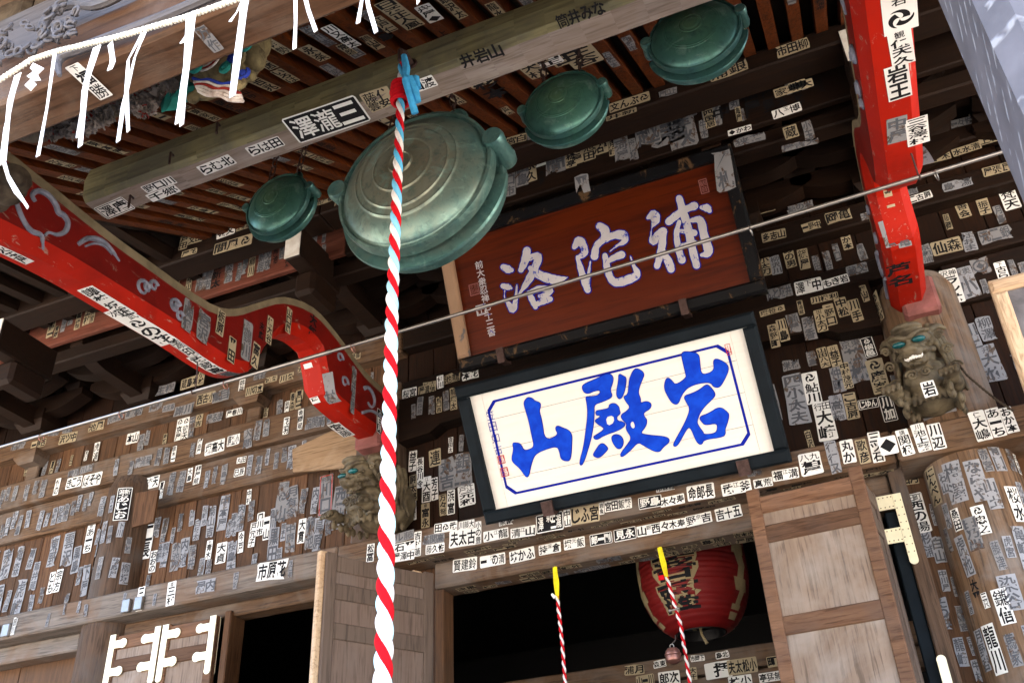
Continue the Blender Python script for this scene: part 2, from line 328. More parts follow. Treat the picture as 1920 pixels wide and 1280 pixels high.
# carved rainbow beam behind the plaques
def f(m):
    xs = [-3.3 + i * 3.55 / 40 for i in range(41)]
    lo = lambda x: 5.0 + .07 * (1 - ((x + 1.52) / 1.78) ** 2) ** 1 - (.0 if abs(x + 1.52) < 1.5 else .05)
    poly = [(x, lo(x)) for x in xs] + [(x, 5.32) for x in xs[::-1]]
    m.prism(poly, lambda a, b, d: (a, d, b), -.1, .02)
part('rainbow_beam', 'dx', H, f)
# short strut posts and bracket blocks of the left and right walls
def masu(m, x, y, z, w=.2, h=.14, d=None):
    d = d or w; q = w * .34; e = w * .5; g = h * .45; fx = d / w
    vs = [(x + sx * k, y + sy * k * fx, zz) for zz, k in ((z, q), (z + g, e), (z + h, e)) for sx, sy in ((-1, -1), (1, -1), (1, 1), (-1, 1))]
    m.add(vs, [[0, 3, 2, 1], [8, 9, 10, 11]] + [[a + i, a + (i + 1) % 4, a + 4 + (i + 1) % 4, a + 4 + i] for a in (0, 4) for i in range(4)])
def arm(m, x, y, z, L, h=.17, d=.13, ax='x'):       # boat-shaped bracket arm with curved underside
    n = 8; pts = []
    for i in range(n + 1):
        t = i / n * .28 * L; pts.append((-L / 2 + t, h * .62 * (1 - math.sin(i / n * math.pi / 2))))
    pts = pts + [(-a, b) for a, b in pts[::-1]]
    poly = pts + [(L / 2, h), (-L / 2, h)]
    T = (lambda a, b, dd: (x + a, y + dd, z + b)) if ax == 'x' else (lambda a, b, dd: (x + dd, y + a, z + b))
    m.prism(poly, T, -d / 2, d / 2)
for x in (-11, -9.8, -7.2, -4.75, 1.75):
    mat = 'wx' if x < 0 else 'dx'
    part('strut_post', mat, H, lambda m, x=x: m.box(x - .07, x + .07, -.02, .02, 5.50, 5.70, c=.01))
    part('bracket_block', mat, H, lambda m, x=x: masu(m, x, -.04, 5.66, .26, .125, .2))
# bracket clusters on the pillars and between them, stepping out to the eave purlin
def cluster(x, mat, big=True):
    part('bracket_block', mat, H, lambda m: masu(m, x, -.02, 5.975, .34, .19))
    def arms(m):
        arm(m, x, -.1, 6.12, 1.15, .17, .14); arm(m, x, -.40, 6.16, 1.15, .16, .13); arm(m, x, -.72, 6.2, .95, .16, .12)
    part('bracket_arm', mat, H, arms)
    part('bracket_arm', mat, H, lambda m: (arm(m, x, -.3, 6.02, 1.25, .17, .13, 'y')))
    for yy, zz in ((-.1, 6.29), (-.40, 6.32), (-.72, 6.36)):
        for k in (-.46, 0, .46): part('bracket_block', mat, H, lambda m, k=k: masu(m, x + k, yy, zz, .19, .12))
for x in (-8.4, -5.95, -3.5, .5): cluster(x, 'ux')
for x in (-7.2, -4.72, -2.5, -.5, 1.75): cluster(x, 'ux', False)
for x, zt, yf in ((-5.95, 5.80, -1.68), (-3.5, 6.06, -1.36), (.5, 6.2, -1.36)):     # beam noses with white painted ends
    nz = part('beam_nose', 'ux', H, lambda m: (m.box(x - .065, x + .065, yf, yf + .55, zt - .15, zt + .12, c=.012), m.box(x - .085, x + .085, yf + .16, yf + .5, zt - .36, zt - .155, c=.03)))
    part('nose_face', 'white', nz, lambda m: m.box(x - .063, x + .063, yf - .012, yf - .002, zt - .145, zt + .115, c=.002))
# stepped boards and purlins under the eave
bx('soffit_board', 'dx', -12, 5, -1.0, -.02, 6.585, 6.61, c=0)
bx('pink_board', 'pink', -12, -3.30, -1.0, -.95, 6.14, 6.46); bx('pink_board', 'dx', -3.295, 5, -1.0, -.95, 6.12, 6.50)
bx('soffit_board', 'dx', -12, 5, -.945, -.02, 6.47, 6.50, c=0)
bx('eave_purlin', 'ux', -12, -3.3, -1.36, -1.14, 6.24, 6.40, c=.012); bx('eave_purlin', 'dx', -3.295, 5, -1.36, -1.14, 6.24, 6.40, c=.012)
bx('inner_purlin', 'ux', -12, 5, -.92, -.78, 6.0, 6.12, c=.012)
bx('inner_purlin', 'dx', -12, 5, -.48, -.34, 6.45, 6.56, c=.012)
# porch rafters and roof
rz = lambda y: 5.3 + .55 * (y + 3.3)
def slant(m, x0, x1, y0, y1, off, th, mi=0):
    m.add([(x, y, rz(y) + off + t) for x in (x0, x1) for y, t in ((y0, 0), (y1, 0), (y1, th), (y0, th))], [[0, 1, 2, 3], [7, 6, 5, 4], [0, 4, 5, 1], [1, 5, 6, 2], [2, 6, 7, 3], [3, 7, 4, 0]], mi)
x = -4.3
while x < 1.5:
    part('rafter', 'raf', H, lambda m: slant(m, x - .036, x + .036, -4.98, -1.0, 0, .11)); x += .15
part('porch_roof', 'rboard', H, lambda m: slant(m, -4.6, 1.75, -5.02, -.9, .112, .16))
def f(m):
    for x0, x1 in ((-12, -4.61), (1.76, 6)):
        m.add([(a, y, 6.41 - .18 * (-1.2 - y) + t) for a in (x0, x1) for y, t in ((-3.1, 0), (-.6, 0), (-.6, .2), (-3.1, .2))], [[0, 1, 2, 3], [7, 6, 5, 4], [0, 4, 5, 1], [1, 5, 6, 2], [2, 6, 7, 3], [3, 7, 4, 0]])
    m.box(-12, 6, -1.0, 6, 7.3, 7.5, c=0)
    m.box(-12, 6, -.99, -.9, 6.62, 7.3, c=0)
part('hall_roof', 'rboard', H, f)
xx = -12.
while xx < -4.7:
    part('eave_rafter', 'uy', H, lambda m: m.add([(a, y, 6.405 - .18 * (-1.2 - y) + t) for a in (xx, xx + .09) for y, t in ((-3.08, -.1), (-1.0, -.1), (-1.0, 0), (-3.08, 0))], [[0, 1, 2, 3], [7, 6, 5, 4], [0, 4, 5, 1], [1, 5, 6, 2], [2, 6, 7, 3], [3, 7, 4, 0]])); xx += .26
# unseen veranda and steps, added to cut ground bounce onto the ceiling
bx('added_veranda_floor', 'wx', -9, 4, -1.5, -.13, .92, 1.0)
for i in range(5): bx('step', 'wx', -3.3, .3, -1.85 - i * .32, -1.505 - i * .32, .70 - i * .17, .76 - i * .17)
# inside of the hall, its unlit dark painted on as black
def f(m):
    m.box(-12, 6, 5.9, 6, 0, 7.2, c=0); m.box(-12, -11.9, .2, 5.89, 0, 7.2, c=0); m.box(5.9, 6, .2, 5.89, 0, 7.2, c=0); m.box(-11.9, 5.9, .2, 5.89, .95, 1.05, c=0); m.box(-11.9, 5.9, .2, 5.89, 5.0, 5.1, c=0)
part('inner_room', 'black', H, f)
bx('inner_beam', 'wx', -3.4, .1, 1.6, 1.75, 3.36, 3.52); bx('inner_beam', 'wx', -3.4, .1, 1.62, 1.77, 3.2, 3.345)
# ------------------------------------------------------------------ red shrimp beams
PT = [(-4.35, 4.56), (-3.95, 4.80), (-3.6, 4.83), (-3.14, 4.83), (-2.77, 4.85), (-2.28, 4.89), (-2.04, 5.0), (-1.83, 5.18), (-1.58, 5.38), (-1.25, 5.5), (-.94, 5.47), (-.53, 5.37), (-.16, 5.36)]
PB = [(-4.35, 4.26), (-3.67, 4.40), (-3.29, 4.47), (-2.9, 4.51), (-2.48, 4.55), (-2.09, 4.57), (-1.89, 4.63), (-1.78, 4.73), (-1.69, 4.93), (-1.54, 5.12), (-1.32, 5.22), (-1.1, 5.20), (-1.0, 5.03), (-.93, 4.93), (-.55, 4.92), (-.18, 4.95)]
def smoothp(P, n=3):
    out = []
    for i in range(len(P) - 1):
        p0, p1, p2, p3 = P[max(i - 1, 0)], P[i], P[i + 1], P[min(i + 2, len(P) - 1)]
        for k in range(n):
            t = k / n; out.append(tuple(.5 * (2 * b + (c - a) * t + (2 * a - 5 * b + 4 * c - d) * t * t + (3 * b - a - 3 * c + d) * t ** 3) for a, b, c, d in zip(p0, p1, p2, p3)))
    return out + [P[-1]]
QT, QB = smoothp(PT, 3), smoothp(PB, 3)
RBX = ((-3.575, -3.36), (.335, .555))
for x0, x1 in RBX:
    def f(m):
        ch = .045; prof = QT + QB[::-1]; n = len(prof); nT = len(QT)
        def ring(x, off):
            vs = []
            for i, (y, z) in enumerate(prof): vs.append((x, y, z if i < nT else z + off * 1.7))
            return vs
        R4 = [ring(x0, ch), ring(x0 + ch, 0), ring(x1 - ch, 0), ring(x1, ch)]
        for k in range(3):
            for i in range(n):
                j = (i + 1) % n
                top = i < nT - 1
                m.add([R4[k][i], R4[k][j], R4[k + 1][j], R4[k + 1][i]], [[0, 1, 2, 3]], 1 if top else 0)
        for rg, mi in ((R4[0], 2), (R4[3], 2)):
            # side faces as quads between top and bottom profiles resampled
            T, B_ = rg[:nT], rg[nT:][::-1]
            def samp(P, y):
                for a, b in zip(P, P[1:]):
                    if a[1] <= y <= b[1] and b[1] > a[1]: return a[2] + (b[2] - a[2]) * (y - a[1]) / (b[1] - a[1])
                return P[-1][2] if y >= P[-1][1] else P[0][2]
            ys = sorted({p[1] for p in T} | {p[1] for p in B_}); ys = [y for y in ys if -4.35 <= y <= -.17]
            for a, b in zip(ys, ys[1:]):
                ta, tb, ba, bb = samp(T, a), samp(T, b), samp(B_, a), samp(B_, b)
                g1, g2 = ta - .055, tb - .055
                m.add([(rg[0][0], a, ba), (rg[0][0], b, bb), (rg[0][0], b, g2), (rg[0][0], a, g1)], [[0, 1, 2, 3]], mi)
                m.add([(rg[0][0], a, g1), (rg[0][0], b, g2), (rg[0][0], b, tb), (rg[0][0], a, ta)], [[0, 1, 2, 3]], 1)
    rb = part('red_beam', ['red', 'olive', 'redd'], H, f)
    xf = x1 + .004 if x0 < -1 else x0 - .004
    def sp(y, z, r, t0, t1, n=16, w=.014):
        part('scroll_carving', 'scroll', rb, lambda m: m.tube([(xf, y + r * (1 - .6 * i / n) * math.cos(t0 + (t1 - t0) * i / n), z + r * (1 - .6 * i / n) * math.sin(t0 + (t1 - t0) * i / n)) for i in range(n + 1)], [w * (1 - .5 * i / n) for i in range(n + 1)], 6), True)
    def ln(pts, w, w2=None, nm='scroll_carving'):
        P = smoothp([tuple(on(a, b, 'x', -3.356)[i] for i in (1, 2)) for a, b in pts], 4); n = len(P)
        part(nm, 'scroll', rb, lambda m: m.tube([(xf, y, z) for y, z in P], [w * (.45 + .55 * math.sin(math.pi * min(1, (i + 1) / n * 1.15)) ** .5) if i < n - 1 else w * .3 for i in range(n)], 7), True)
    # trefoil outline, wave and cloud curls
    ln([(28, 362), (33, 388), (46, 418), (60, 434), (76, 440), (80, 452), (81, 468)], .014)
    ln([(66, 378), (60, 366), (72, 358), (90, 366), (104, 384), (109, 398), (119, 404), (127, 418), (122, 434), (108, 440), (92, 436), (84, 442)], .016)
    ln([(147, 458), (165, 447), (190, 451), (210, 470), (224, 490)], .015); ln([(160, 462), (178, 456), (196, 462), (210, 478)], .007)
    for y, z, r in ((-2.80, 4.66, .05), (-2.77, 4.68, .028), (-2.73, 4.72, .032), (-2.55, 4.70, .045), (-2.54, 4.70, .022), (-2.50, 4.66, .03)): sp(y, z, r, .5, 7, w=.013)
    sp(-.88, 5.29, .04, 0, 6, w=.012); sp(-.80, 5.13, .045, 0, 6, w=.013); sp(-.45, 5.16, .10, 2.6, -2.2, w=.018)
    part('scroll_carving', 'scroll', rb, lambda m: m.tube([(xf, y, z) for y, z in smoothp([(-.55, 5.0), (-.42, 5.08), (-.28, 5.10), (-.18, 5.09)], 4)], .012, 6), True)
# faded red block between beam end and lion
for x in (-3.46, .5): bx('beam_support', 'rpink', x - .11, x + .11, -.30, -.165, 4.86, 5.12, c=.02)
# ------------------------------------------------------------------ porch beams and posts
def f(m):
    a = [( -3.36 + i * 4.2 / 30) for i in range(31)]
    prof = [(-3.14, 4.885), (-3.275, 4.88), (-3.30, 4.905), (-3.312, 5.0), (-3.295, 5.09), (-3.25, 5.135), (-3.14, 5.135)]
    n = len(prof); vs = []
    for i, x in enumerate(a):
        k = .985 + .015 * math.sin(i * 1.7)
        vs += [(x, y, 5.0 + (z - 5.0) * k) for y, z in prof]
    for i in range(30):
        for k in range(n): m.add([vs[i * n + k], vs[i * n + (k + 1) % n], vs[(i + 1) * n + (k + 1) % n], vs[(i + 1) * n + k]], [[0, 1, 2, 3]], 1 if k == 0 else 0)
    m.add(vs[:n], [list(range(n))]); m.add(vs[-n:], [list(range(n))])
pb = part('porch_beam', ['koryo', 'koryoU'], H, f)
def f(m):
    for px, py in ((412, 236), (325, 292), (250, 372)):
        p = on(px, py, 'y', -3.33); m.tube([p, p + Vector((.01, -.03, -.01)), p + Vector((.02, -.035, -.09))], .006, 6)
part('iron_nail', 'iron', pb, f)
bx('front_beam', ['front', 'frontG'], -3.4, .34, -4.62, -4.47, 3.79, 4.02, c=.012)
def f(m):
    prof = [(0, -.155), (.03, -.17), (.14, -.17), (.17, -.14), (.17, .14), (.14, .17), (-.14, .17), (-.17, .14), (-.17, -.14), (-.14, -.17)]
    sq = [(-.15, -.11), (-.11, -.15), (.11, -.15), (.15, -.11), (.15, .11), (.11, .15), (-.11, .15), (-.15, .11)]
    m.prism([(.5 + a, -4.52 + b) for a, b in sq], lambda a, b, d: (a, b, d), 0, 4.3)
part('porch_post', 'post', H, f)
def f(m):
    sq = [(-.15, -.11), (-.11, -.15), (.11, -.15), (.15, -.11), (.15, .11), (.11, .15), (-.11, .15), (-.15, .11)]
    m.prism([(-3.46 + a, -4.52 + b) for a, b in sq], lambda a, b, d: (a, b, d), 0, 4.3)
part('porch_post', 'post', H, f)
# ------------------------------------------------------------------ doors
def leaf(h, fr, z0, z1, mats, plates=(), rails=(.16, .30), mid=None, th=.045, horn=.0):
    h, fr = Vector((*h, 0)), Vector((*fr, 0)); a = (fr - h); W = a.length; a.normalize(); b = Vector((0, 0, 1)).cross(a)
    T = Matrix(((a.x, b.x, 0, h.x), (a.y, b.y, 0, h.y), (0, 0, 1, 0), (0, 0, 0, 1)))
    st = .075
    def fm(m):
        m.box(0, st, -th / 2, th / 2, z0, z1 + horn, T=T); m.box(W - st, W, -th / 2, th / 2, z0, z1 + horn, T=T)
        zz = [z1 - .06, z1 - rails[0] - .06 - .02, z1 - .62, z0 + .12] if mid is None else [z1 - .06, z1 - .24] + mid + [z0 + .12]
        for k, z in enumerate(zz): m.box(st - .004, W - st + .004, -th / 2 + .003, th / 2 - .003, z - .06, z + .045, T=T)
    d = part('door', mats[0], H, fm)
    part('door_panel', mats[1], d, lambda m: m.box(st - .01, W - st + .01, -.009, .009, z0 + .05, z1 - .03, T=T))
    for (u, z, kind) in plates:
        def pl(m):
            s = -1 if kind[0] == 'L' else 1; yb = th / 2 + .004
            for sd in (1, -1):
                m.box(u - .028, u + .028, sd * yb - .003, sd * yb + .003, z - .2, z + .2, c=.002, T=T)
                for q in (.12, -.09):
                    m.box(u + .027 * s, u + .10 * s, sd * yb - .003, sd * yb + .003, z + q - .03, z + q + .03, c=.002, T=T)
                    m.lathe([(0, -.004), (.036, -.004), (.036, .004), (0, .004)], T @ Vector((u + .11 * s, sd * yb, z + q)), 'y', 16)
                m.lathe([(0, -.0042), (.028, -.0042), (.028, .0042), (0, .0042)], T @ Vector((u, sd * yb, z - .2)), 'y', 16)
        part('hinge_plate', 'brass', d, pl)
    return d
leaf((-.085, -.46), (-.755, -.415), 1.1, 3.83, ('doorF', 'doorR'), mid=[3.06, 2.2], horn=.04)                 # right, folded back
leaf((-.072, -.08), (-.12, -.455), 1.1, 3.83, ('doorG', 'doorG'), mid=[1.9])
bx('door_strip', 'dblue', -.03, .044, -.072, .0, 1.0, 3.72)
def f(m):
    m.box(.038, .088, -.103, -.098, 3.40, 3.81, c=.002); 0
    for q in (3.765, 3.56): m.box(-.055, .037, -.103, -.098, q - .045, q + .045, c=.002)
    for q in (3.40,): m.lathe([(0, -.0035), (.025, -.0035), (.025, .0035), (0, .0035)], (.063, -.1005, q), 'y', 16)
hp = part('hinge_plate', 'brass', H, f)
part('rivet', 'gold', hp, lambda m: [m.ball((a, -.104, b), .0045, (1, .5, 1), 1) for a, b in [(x, q + d) for q in (3.765, 3.56) for d in (-.03, .03) for x in (-.04, -.015, .01, .03)] + [(.063 + d, 3.45 + .045 * i) for i in range(8) for d in (-.015, .015)]])
part('hinge_plate', 'brass', H, lambda m: (m.box(.038, .088, -.103, -.098, 2.3, 2.84, c=.002), m.lathe([(0, -.0035), (.025, -.0035), (.025, .0035), (0, .0035)], (.063, -.1005, 2.84), 'y', 16)))
bx('door_post', 'pilL', .045, .135, -.095, .04, 1.0, 3.995)
bx('door_post', 'wz', -3.02, -2.955, -.045, .12, 1.0, 3.77)
leaf((-2.99, -.14), (-3.40, -.84), 1.1, 3.85, ('doorG', 'doorL'), mid=[3.36, 2.4])
leaf((-3.44, -.86), (-3.06, -.18), 1.1, 3.86, ('cream', 'cream'), mid=[2.95, 2.2])
leaf((-5.79, -.10), (-5.30, -.10), 1.1, 3.86, ('doorF', 'doorR'), plates=((.03, 3.66, 'R'), (.46, 3.66, 'L')), mid=[2.5])
leaf((-4.79, -.10), (-5.285, -.102), 1.1, 3.86, ('doorF', 'doorR'), plates=((.03, 3.66, 'R'), (.465, 3.66, 'L')), mid=[2.5])
part('patch_board', 'patch', H, lambda m: m.prism([tuple(on(a, b, 'y', -.11)[i] for i in (0, 2)) for a, b in ((549, 884), (548, 842), (620, 808), (655, 806), (740, 866), (740, 870))], lambda a, b, d: (a, d, b), -.11, -.09))
part('patch_board', 'wz', H, lambda m: m.prism([tuple(on(a, b, 'y', -.20)[i] for i in (0, 2)) for a, b in ((247, 988), (254, 924), (297, 917), (287, 977))], lambda a, b, d: (a, d, b), -.20, -.18))
bx('door_post', 'wz', -4.76, -4.70, -.08, .1, 1.0, 3.895)
for x in (-5.52, -6.86):
    for k in (-.06, .06): bx('metal_clamp', 'steel', x + k - .04, x + k + .04, -.245, -.217, 3.975, 4.08, c=.006)
# ------------------------------------------------------------------ carved lions of the pillars
def lion(x, open_mouth, yaw, dz=0):
    ca, sa = math.cos(yaw), math.sin(yaw)
    def W(p):
        t_ = max(0, min(1, (p[2] - 4.52) / .12)); t_ = t_ * t_ * (3 - 2 * t_) * math.radians(24); cy, cz = p[1] + .14, p[2] - 4.62
        p = (p[0], -.14 + cy * math.cos(t_) - cz * math.sin(t_), 4.62 + cy * math.sin(t_) + cz * math.cos(t_))
        p = (p[0] * .92, p[1] * .92, 4.5 + (p[2] - 4.5) * .92); return Vector((x + p[0] * ca - p[1] * sa, -.22 + p[0] * sa + p[1] * ca, p[2] + dz))
    B = [(0, .02, 4.50, .17, 1, 1.2, 1), (0, -.12, 4.46, .15, 1, 1, 1.05), (0, -.20, 4.42, .125, 1.05, .9, .85), (0, -.02, 4.34, .15, 1.1, 1.2, .6), (0, .10, 4.5, .2, 1, 1, 1.2),
         (0, -.14, 4.62, .10, 1.1, 1, 1), (0, -.20, 4.73, .115, 1.2, 1, .8), (0, -.28, 4.665, .07, 1.2, 1.1, .75), (0, -.345, 4.655, .05, 1.35, .9, .6), (0, -.378, 4.682, .026, 1.7, .8, .8), (.028, -.38, 4.672, .016), (-.028, -.38, 4.672, .016),
         (0, -.22, 4.822, .07, 1.5, 1, .45), (0, -.315, 4.715, .022, .9, 1, 1.6)]
    for s in (-1, 1):       # brows, lids, cheeks, ears
        for i in range(6): t = i / 5; B.append((s * (.02 + .10 * t), -.325 + .07 * t * t, 4.757 + .022 * math.sin(t * 2.4), .021 - .004 * t, 1.2, 1, .8))
        for i in range(5): t = i / 4; B.append((s * (.025 + .085 * t), -.318 + .06 * t * t, 4.700 - .008 * math.sin(t * 3.1), .012, 1.3, 1, .7))
        for i in range(4): t = i / 3; B.append((s * (.05 + .06 * t), -.33 + .09 * t, 4.66 - .015 * t, .024))
        for i in range(5): t = i / 4; B.append((s * (.13 + .075 * t), -.17 + .05 * t, 4.775 - .02 * t + .02 * math.sin(t * 3), .034 - .016 * t, 1, .7, .9))
        B.append((s * .025, -.345, 4.64, .035, 1, 1, .8))
    if open_mouth: B += [(0, -.275, 4.565, .055, 1.2, 1.2, .4), (0, -.33, 4.56, .035, 1.3, .8, .5), (.07, -.27, 4.60, .025, .8, 1, 1.5), (-.07, -.27, 4.60, .025, .8, 1, 1.5)]
    else: B += [(0, -.31, 4.615, .05, 1.3, 1.1, .5)]
    for k in range(7): B.append((-.06 + .02 * k, -.30 + .012 * abs(k - 3), 4.545 - .012 * (k % 2), .016, .8, 1, 1.6))
    for s in (-1, 1):
        B += [(.125 * s, -.06, 4.42, .085, 1, 1.2, 1), (.16 * s, -.18, 4.36, .06, 1, 1.3, .9), (.172 * s, -.28, 4.35, .05, 1, 1.2, .85), (.178 * s, -.34, 4.362, .056, 1.15, .9, .75)]
        for k in (-.048, -.016, .016, .048): B += [((.178 + k) * s, -.385, 4.352, .0205, .85, 1.3, 1.2), ((.178 + k) * s, -.405, 4.328, .014, .8, .9, 1.4)]
        for st in range(6):     # flowing mane locks
            for i in range(20):
                t = i / 19; a = .35 + st * .42; B.append((s * (.10 + .06 * math.sin(a * .8) + .04 * t), -.15 + .05 * st - .018 * math.sin(t * 5 + st), 4.80 - .03 * st - .28 * t, .021 * (1.15 - .5 * t)))
        for i in range(9): B.append(((.155 + .022 * math.sin(i * 5)) * s, -.33 + .05 * i, 4.272 - .014 * (i % 2), .026, .7, 1.2, 1.5))
    for i in range(13): B.append((-.12 + .02 * i, -.235 + .012 * abs(i - 6) / 3, 4.315 - .018 * (i % 2), .024, .7, 1, 1.5))
    for i in range(5): B.append((0, -.31 + .004 * i, 4.50 - .035 * i, .012, 3.2 - .3 * i, .8, .8))
    b = MB()
    for q in B: b.ball(W(q[:3]), q[3] * .92, q[4:] if len(q) > 4 else (1, 1, 1), 2)
    o = b.build('lion_carving', 'lion', H); remesh(o, .0065, 1)
    o['label'] = 'carved lion with open white-toothed mouth under the right red beam' if open_mouth else 'carved lion with closed mouth behind the striped bell rope'
    for s in (-1, 1):
        part('eye', 'teal', o, lambda m: m.ball(W((.063 * s, -.318, 4.727)), .030, (1.35, .8, .62), 2), True)
    def cur(m):
        for s in (-1, 1):
            for (cx, cz, r, y) in ((.045, 4.43, .04, -.30), (.185, 4.62, .04, -.16), (.19, 4.5, .045, -.10), (.17, 4.72, .03, -.2)):
                m.tube([W(((cx + r * (1 - i / 16) * math.cos(i * .7)) * s, y - .012, cz + r * (1 - i / 16) * math.sin(i * .7))) for i in range(16)], .008, 6)
    part('mane_curl', 'lion', o, cur, True)
    if open_mouth:
        def te(m):
            for i in range(7):
                a = -.9 + i * .3; m.ball(W((.06 * math.sin(a), -.31 - .055 * math.cos(a), 4.622)), .014, (.9, .8, 1.2), 1)
                m.ball(W((.052 * math.sin(a), -.30 - .055 * math.cos(a), 4.592)), .013, (.9, .8, 1.1), 1)
        part('teeth', 'white', o, te, True)
lion(.42, True, -.22, -.09); lion(-3.36, False, -.35, -.08)
# ------------------------------------------------------------------ gongs
GG = 'bronze crocodile-mouth gongs under the porch'
def gong(name, c, r, mat, label, chain_to):
    t = thing(name, c, label, 'gong', GG); c = Vector(c); k = r / .42
    def rdg(p, ridges):
        out = []
        for rr, h in p:
            out.append((rr, h))
        return out
    def half(m, s, y0):
        dome = []
        for i in range(97):
            rr = r * .93 * i / 96; h = (.135 * k) * (1 - (rr / (r * .93)) ** 2) ** .75
            for q, am in (((.14, .008), (.37, .006), (.56, .006), (.66, .006)) if r > .3 else ((.16, .006), (.24, .005), (.56, .004), (.60, .004))): h += am * k * math.exp(-((rr / r - q) / .011) ** 2)
            if rr < r * .15: h += .006 * k
            dome.append((rr, y0 - s * h))
        dome += [(r * .95, y0 + s * .002), (r * .965, y0 - s * .012 * k), (r * 1.0, y0 - s * .008 * k), (r * 1.01, y0 + s * .02 * k), (r * 1.0, y0 + s * .055 * k), (r * .97, y0 + s * .06 * k), (r * .9, y0 + s * .05 * k)]
        m.lathe(dome, c, 'y', 96)
    part('gong_face', mat, t, lambda m: half(m, 1, -.06 * k), 50, c)
    part('gong_back', mat, t, lambda m: (half(m, -1, .13 * k), m.lathe([(r * .62, -.03 * k), (r * .62, .10 * k)], c, 'y', 64)), 50, c)
    def lip(m):      # flared mouth along the lower rim
        m.lathe([(r * .9, .03 * k), (r * 1.09, .035 * k), (r * 1.10, .05 * k), (r * .95, .075 * k)], c, 'y', 64, a0=math.radians(188), a1=math.radians(352))
    part('mouth_lip', mat, t, lip, 50, c)
    for s in (-1, 1):
        a = math.radians(12); p = c + Vector((s * r * 1.05 * math.cos(a), 0, r * 1.05 * math.sin(a)))
        part('ear', mat, t, lambda m: (m.lathe([(0, -.085 * k), (.05 * k, -.085 * k), (.058 * k, -.06 * k), (.05 * k, 0), (.058 * k, .08 * k), (.05 * k, .12 * k), (0, .12 * k)], p, 'y', 20), m.box(p.x - .05 * k - s * .03 * k, p.x + .05 * k - s * .03 * k, p.y - .05 * k, p.y + .1 * k, p.z - .05 * k, p.z + .05 * k)), 40, c)
    for s in (-1, 1):
        a = math.radians(90 - s * 28); p = c + Vector((r * 1.0 * math.cos(a), .02 * k, r * math.sin(a)))
        part('hanging_lug', mat, t, lambda m: m.tube([p + Vector((.055 * k * math.cos(q) , 0, .075 * k * math.sin(q) + .0)) for q in [i * math.pi / 10 for i in range(11)]], .018 * k, 8), True, c)
        top = chain_to + Vector((s * .1, 0, 0)); q0 = p + Vector((0, 0, .06 * k)); n = max(3, int((top - q0).length / .06))
        def ch(m):
            for i in range(n):
                a0 = q0.lerp(top, i / n); a1 = q0.lerp(top, (i + 1.25) / n); d = (a1 - a0); w_ = d.cross(Vector((0, 1, 0)) if i % 2 else Vector((1, 0, 0))).normalized() * .014
                m.tube([a0, a0 + d * .12 + w_, a0 + d * .88 + w_, a1, a0 + d * .88 - w_, a0 + d * .12 - w_, a0], .0045, 5)
        part('chain', 'iron', t, ch, True)
gong('big_gong', (-1.60, -3.0, 4.53), .385, 'gongB', 'largest bronze gong, brown-centred, hanging right behind the striped bell rope', Vector((-1.6, -2.95, 5.38)))
gong('small_gong', (-.94, -2.8, 4.93), .196, 'gongS', 'green gong hanging just above the brown plaque, next right of the largest gong', Vector((-.94, -2.75, 5.55)))
gong('small_gong', (-.285, -2.8, 5.08), .215, 'gongS', 'darkest green gong at the top edge, farthest right of the four', Vector((-.285, -2.75, 5.6)))
gong('small_gong', (-2.68, -2.6, 5.13), .20, 'gongS', 'small green gong above the left red beam, left of the largest gong', Vector((-2.68, -2.55, 5.62)))
# ------------------------------------------------------------------ ropes
def twisted(m, path, rad, pitch, strands, n=10, step=.012, ph=0, rs=None):
    pts = [Vector(p) for p in path]; L = [0]
    for a, b in zip(pts, pts[1:]): L.append(L[-1] + (b - a).length)
    def at(s):
        for i in range(len(pts) - 1):
            if s <= L[i + 1] or i == len(pts) - 2: return pts[i].lerp(pts[i + 1], (s - L[i]) / (L[i + 1] - L[i]))
    N = int(L[-1] / step)
    for k, mi in enumerate(strands):
        ps = []; rr = []
        for i in range(N + 1):
            s = L[-1] * i / N; c = at(s); d = (at(min(L[-1], s + .02)) - at(max(0, s - .02))).normalized(); u = d.cross(Vector((0, 1, .3))).normalized(); v = d.cross(u)
            a = -2 * math.pi * s / pitch + k * 2 * math.pi / len(strands) + ph; R0 = rad * (rs(s / L[-1]) if rs else 1); q = R0 * (.50 if len(strands) > 2 else .46)
            ps.append(c + u * (q * math.cos(a)) + v * (q * math.sin(a))); rr.append(R0 * (.56 if len(strands) > 2 else .56) * (1 + .04 * math.sin(s * 9 + k)))
        m.tube(ps, rr, n, mi)
t = thing('bell_rope', (-1.48, -3.43, 0.9), 'thick red, white and light blue twisted bell rope hanging down the middle', 'rope')
TOP = Vector((-1.478, -3.40, 4.80))
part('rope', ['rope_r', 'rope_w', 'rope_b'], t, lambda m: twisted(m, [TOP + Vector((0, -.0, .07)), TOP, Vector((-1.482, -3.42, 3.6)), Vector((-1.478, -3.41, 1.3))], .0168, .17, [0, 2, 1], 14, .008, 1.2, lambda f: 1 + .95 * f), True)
def f(m):
    for dz in (0, .022, .044, .066, .088): m.lathe([(.03, -.013), (.044, -.006), (.046, .004), (.034, .013)], TOP + Vector((.003 * math.sin(dz * 99), -.005, -.16 + dz)), 'z', 16)
part('red_binding', 'rope_r', t, f, True)
def f(m):
    p = TOP + Vector((.035, -.02, -.07))
    for k, (dx, dz, w_) in enumerate(((.05, -.02, .035), (.045, -.09, .04), (.03, -.14, .03))):
        m.tube([p, p + Vector((dx * .6, -.02 * k, dz * .3)), p + Vector((dx, -.01, dz)), p + Vector((dx * 1.1, .01 * k, dz - .05))], [.012, w_ * .55, w_ * .5, .016], 7)
    m.tube([TOP + Vector((.02, -.02, .09)), TOP + Vector((.038, -.03, .0)), TOP + Vector((.035, -.03, -.1))], [.014, .018, .014], 8)
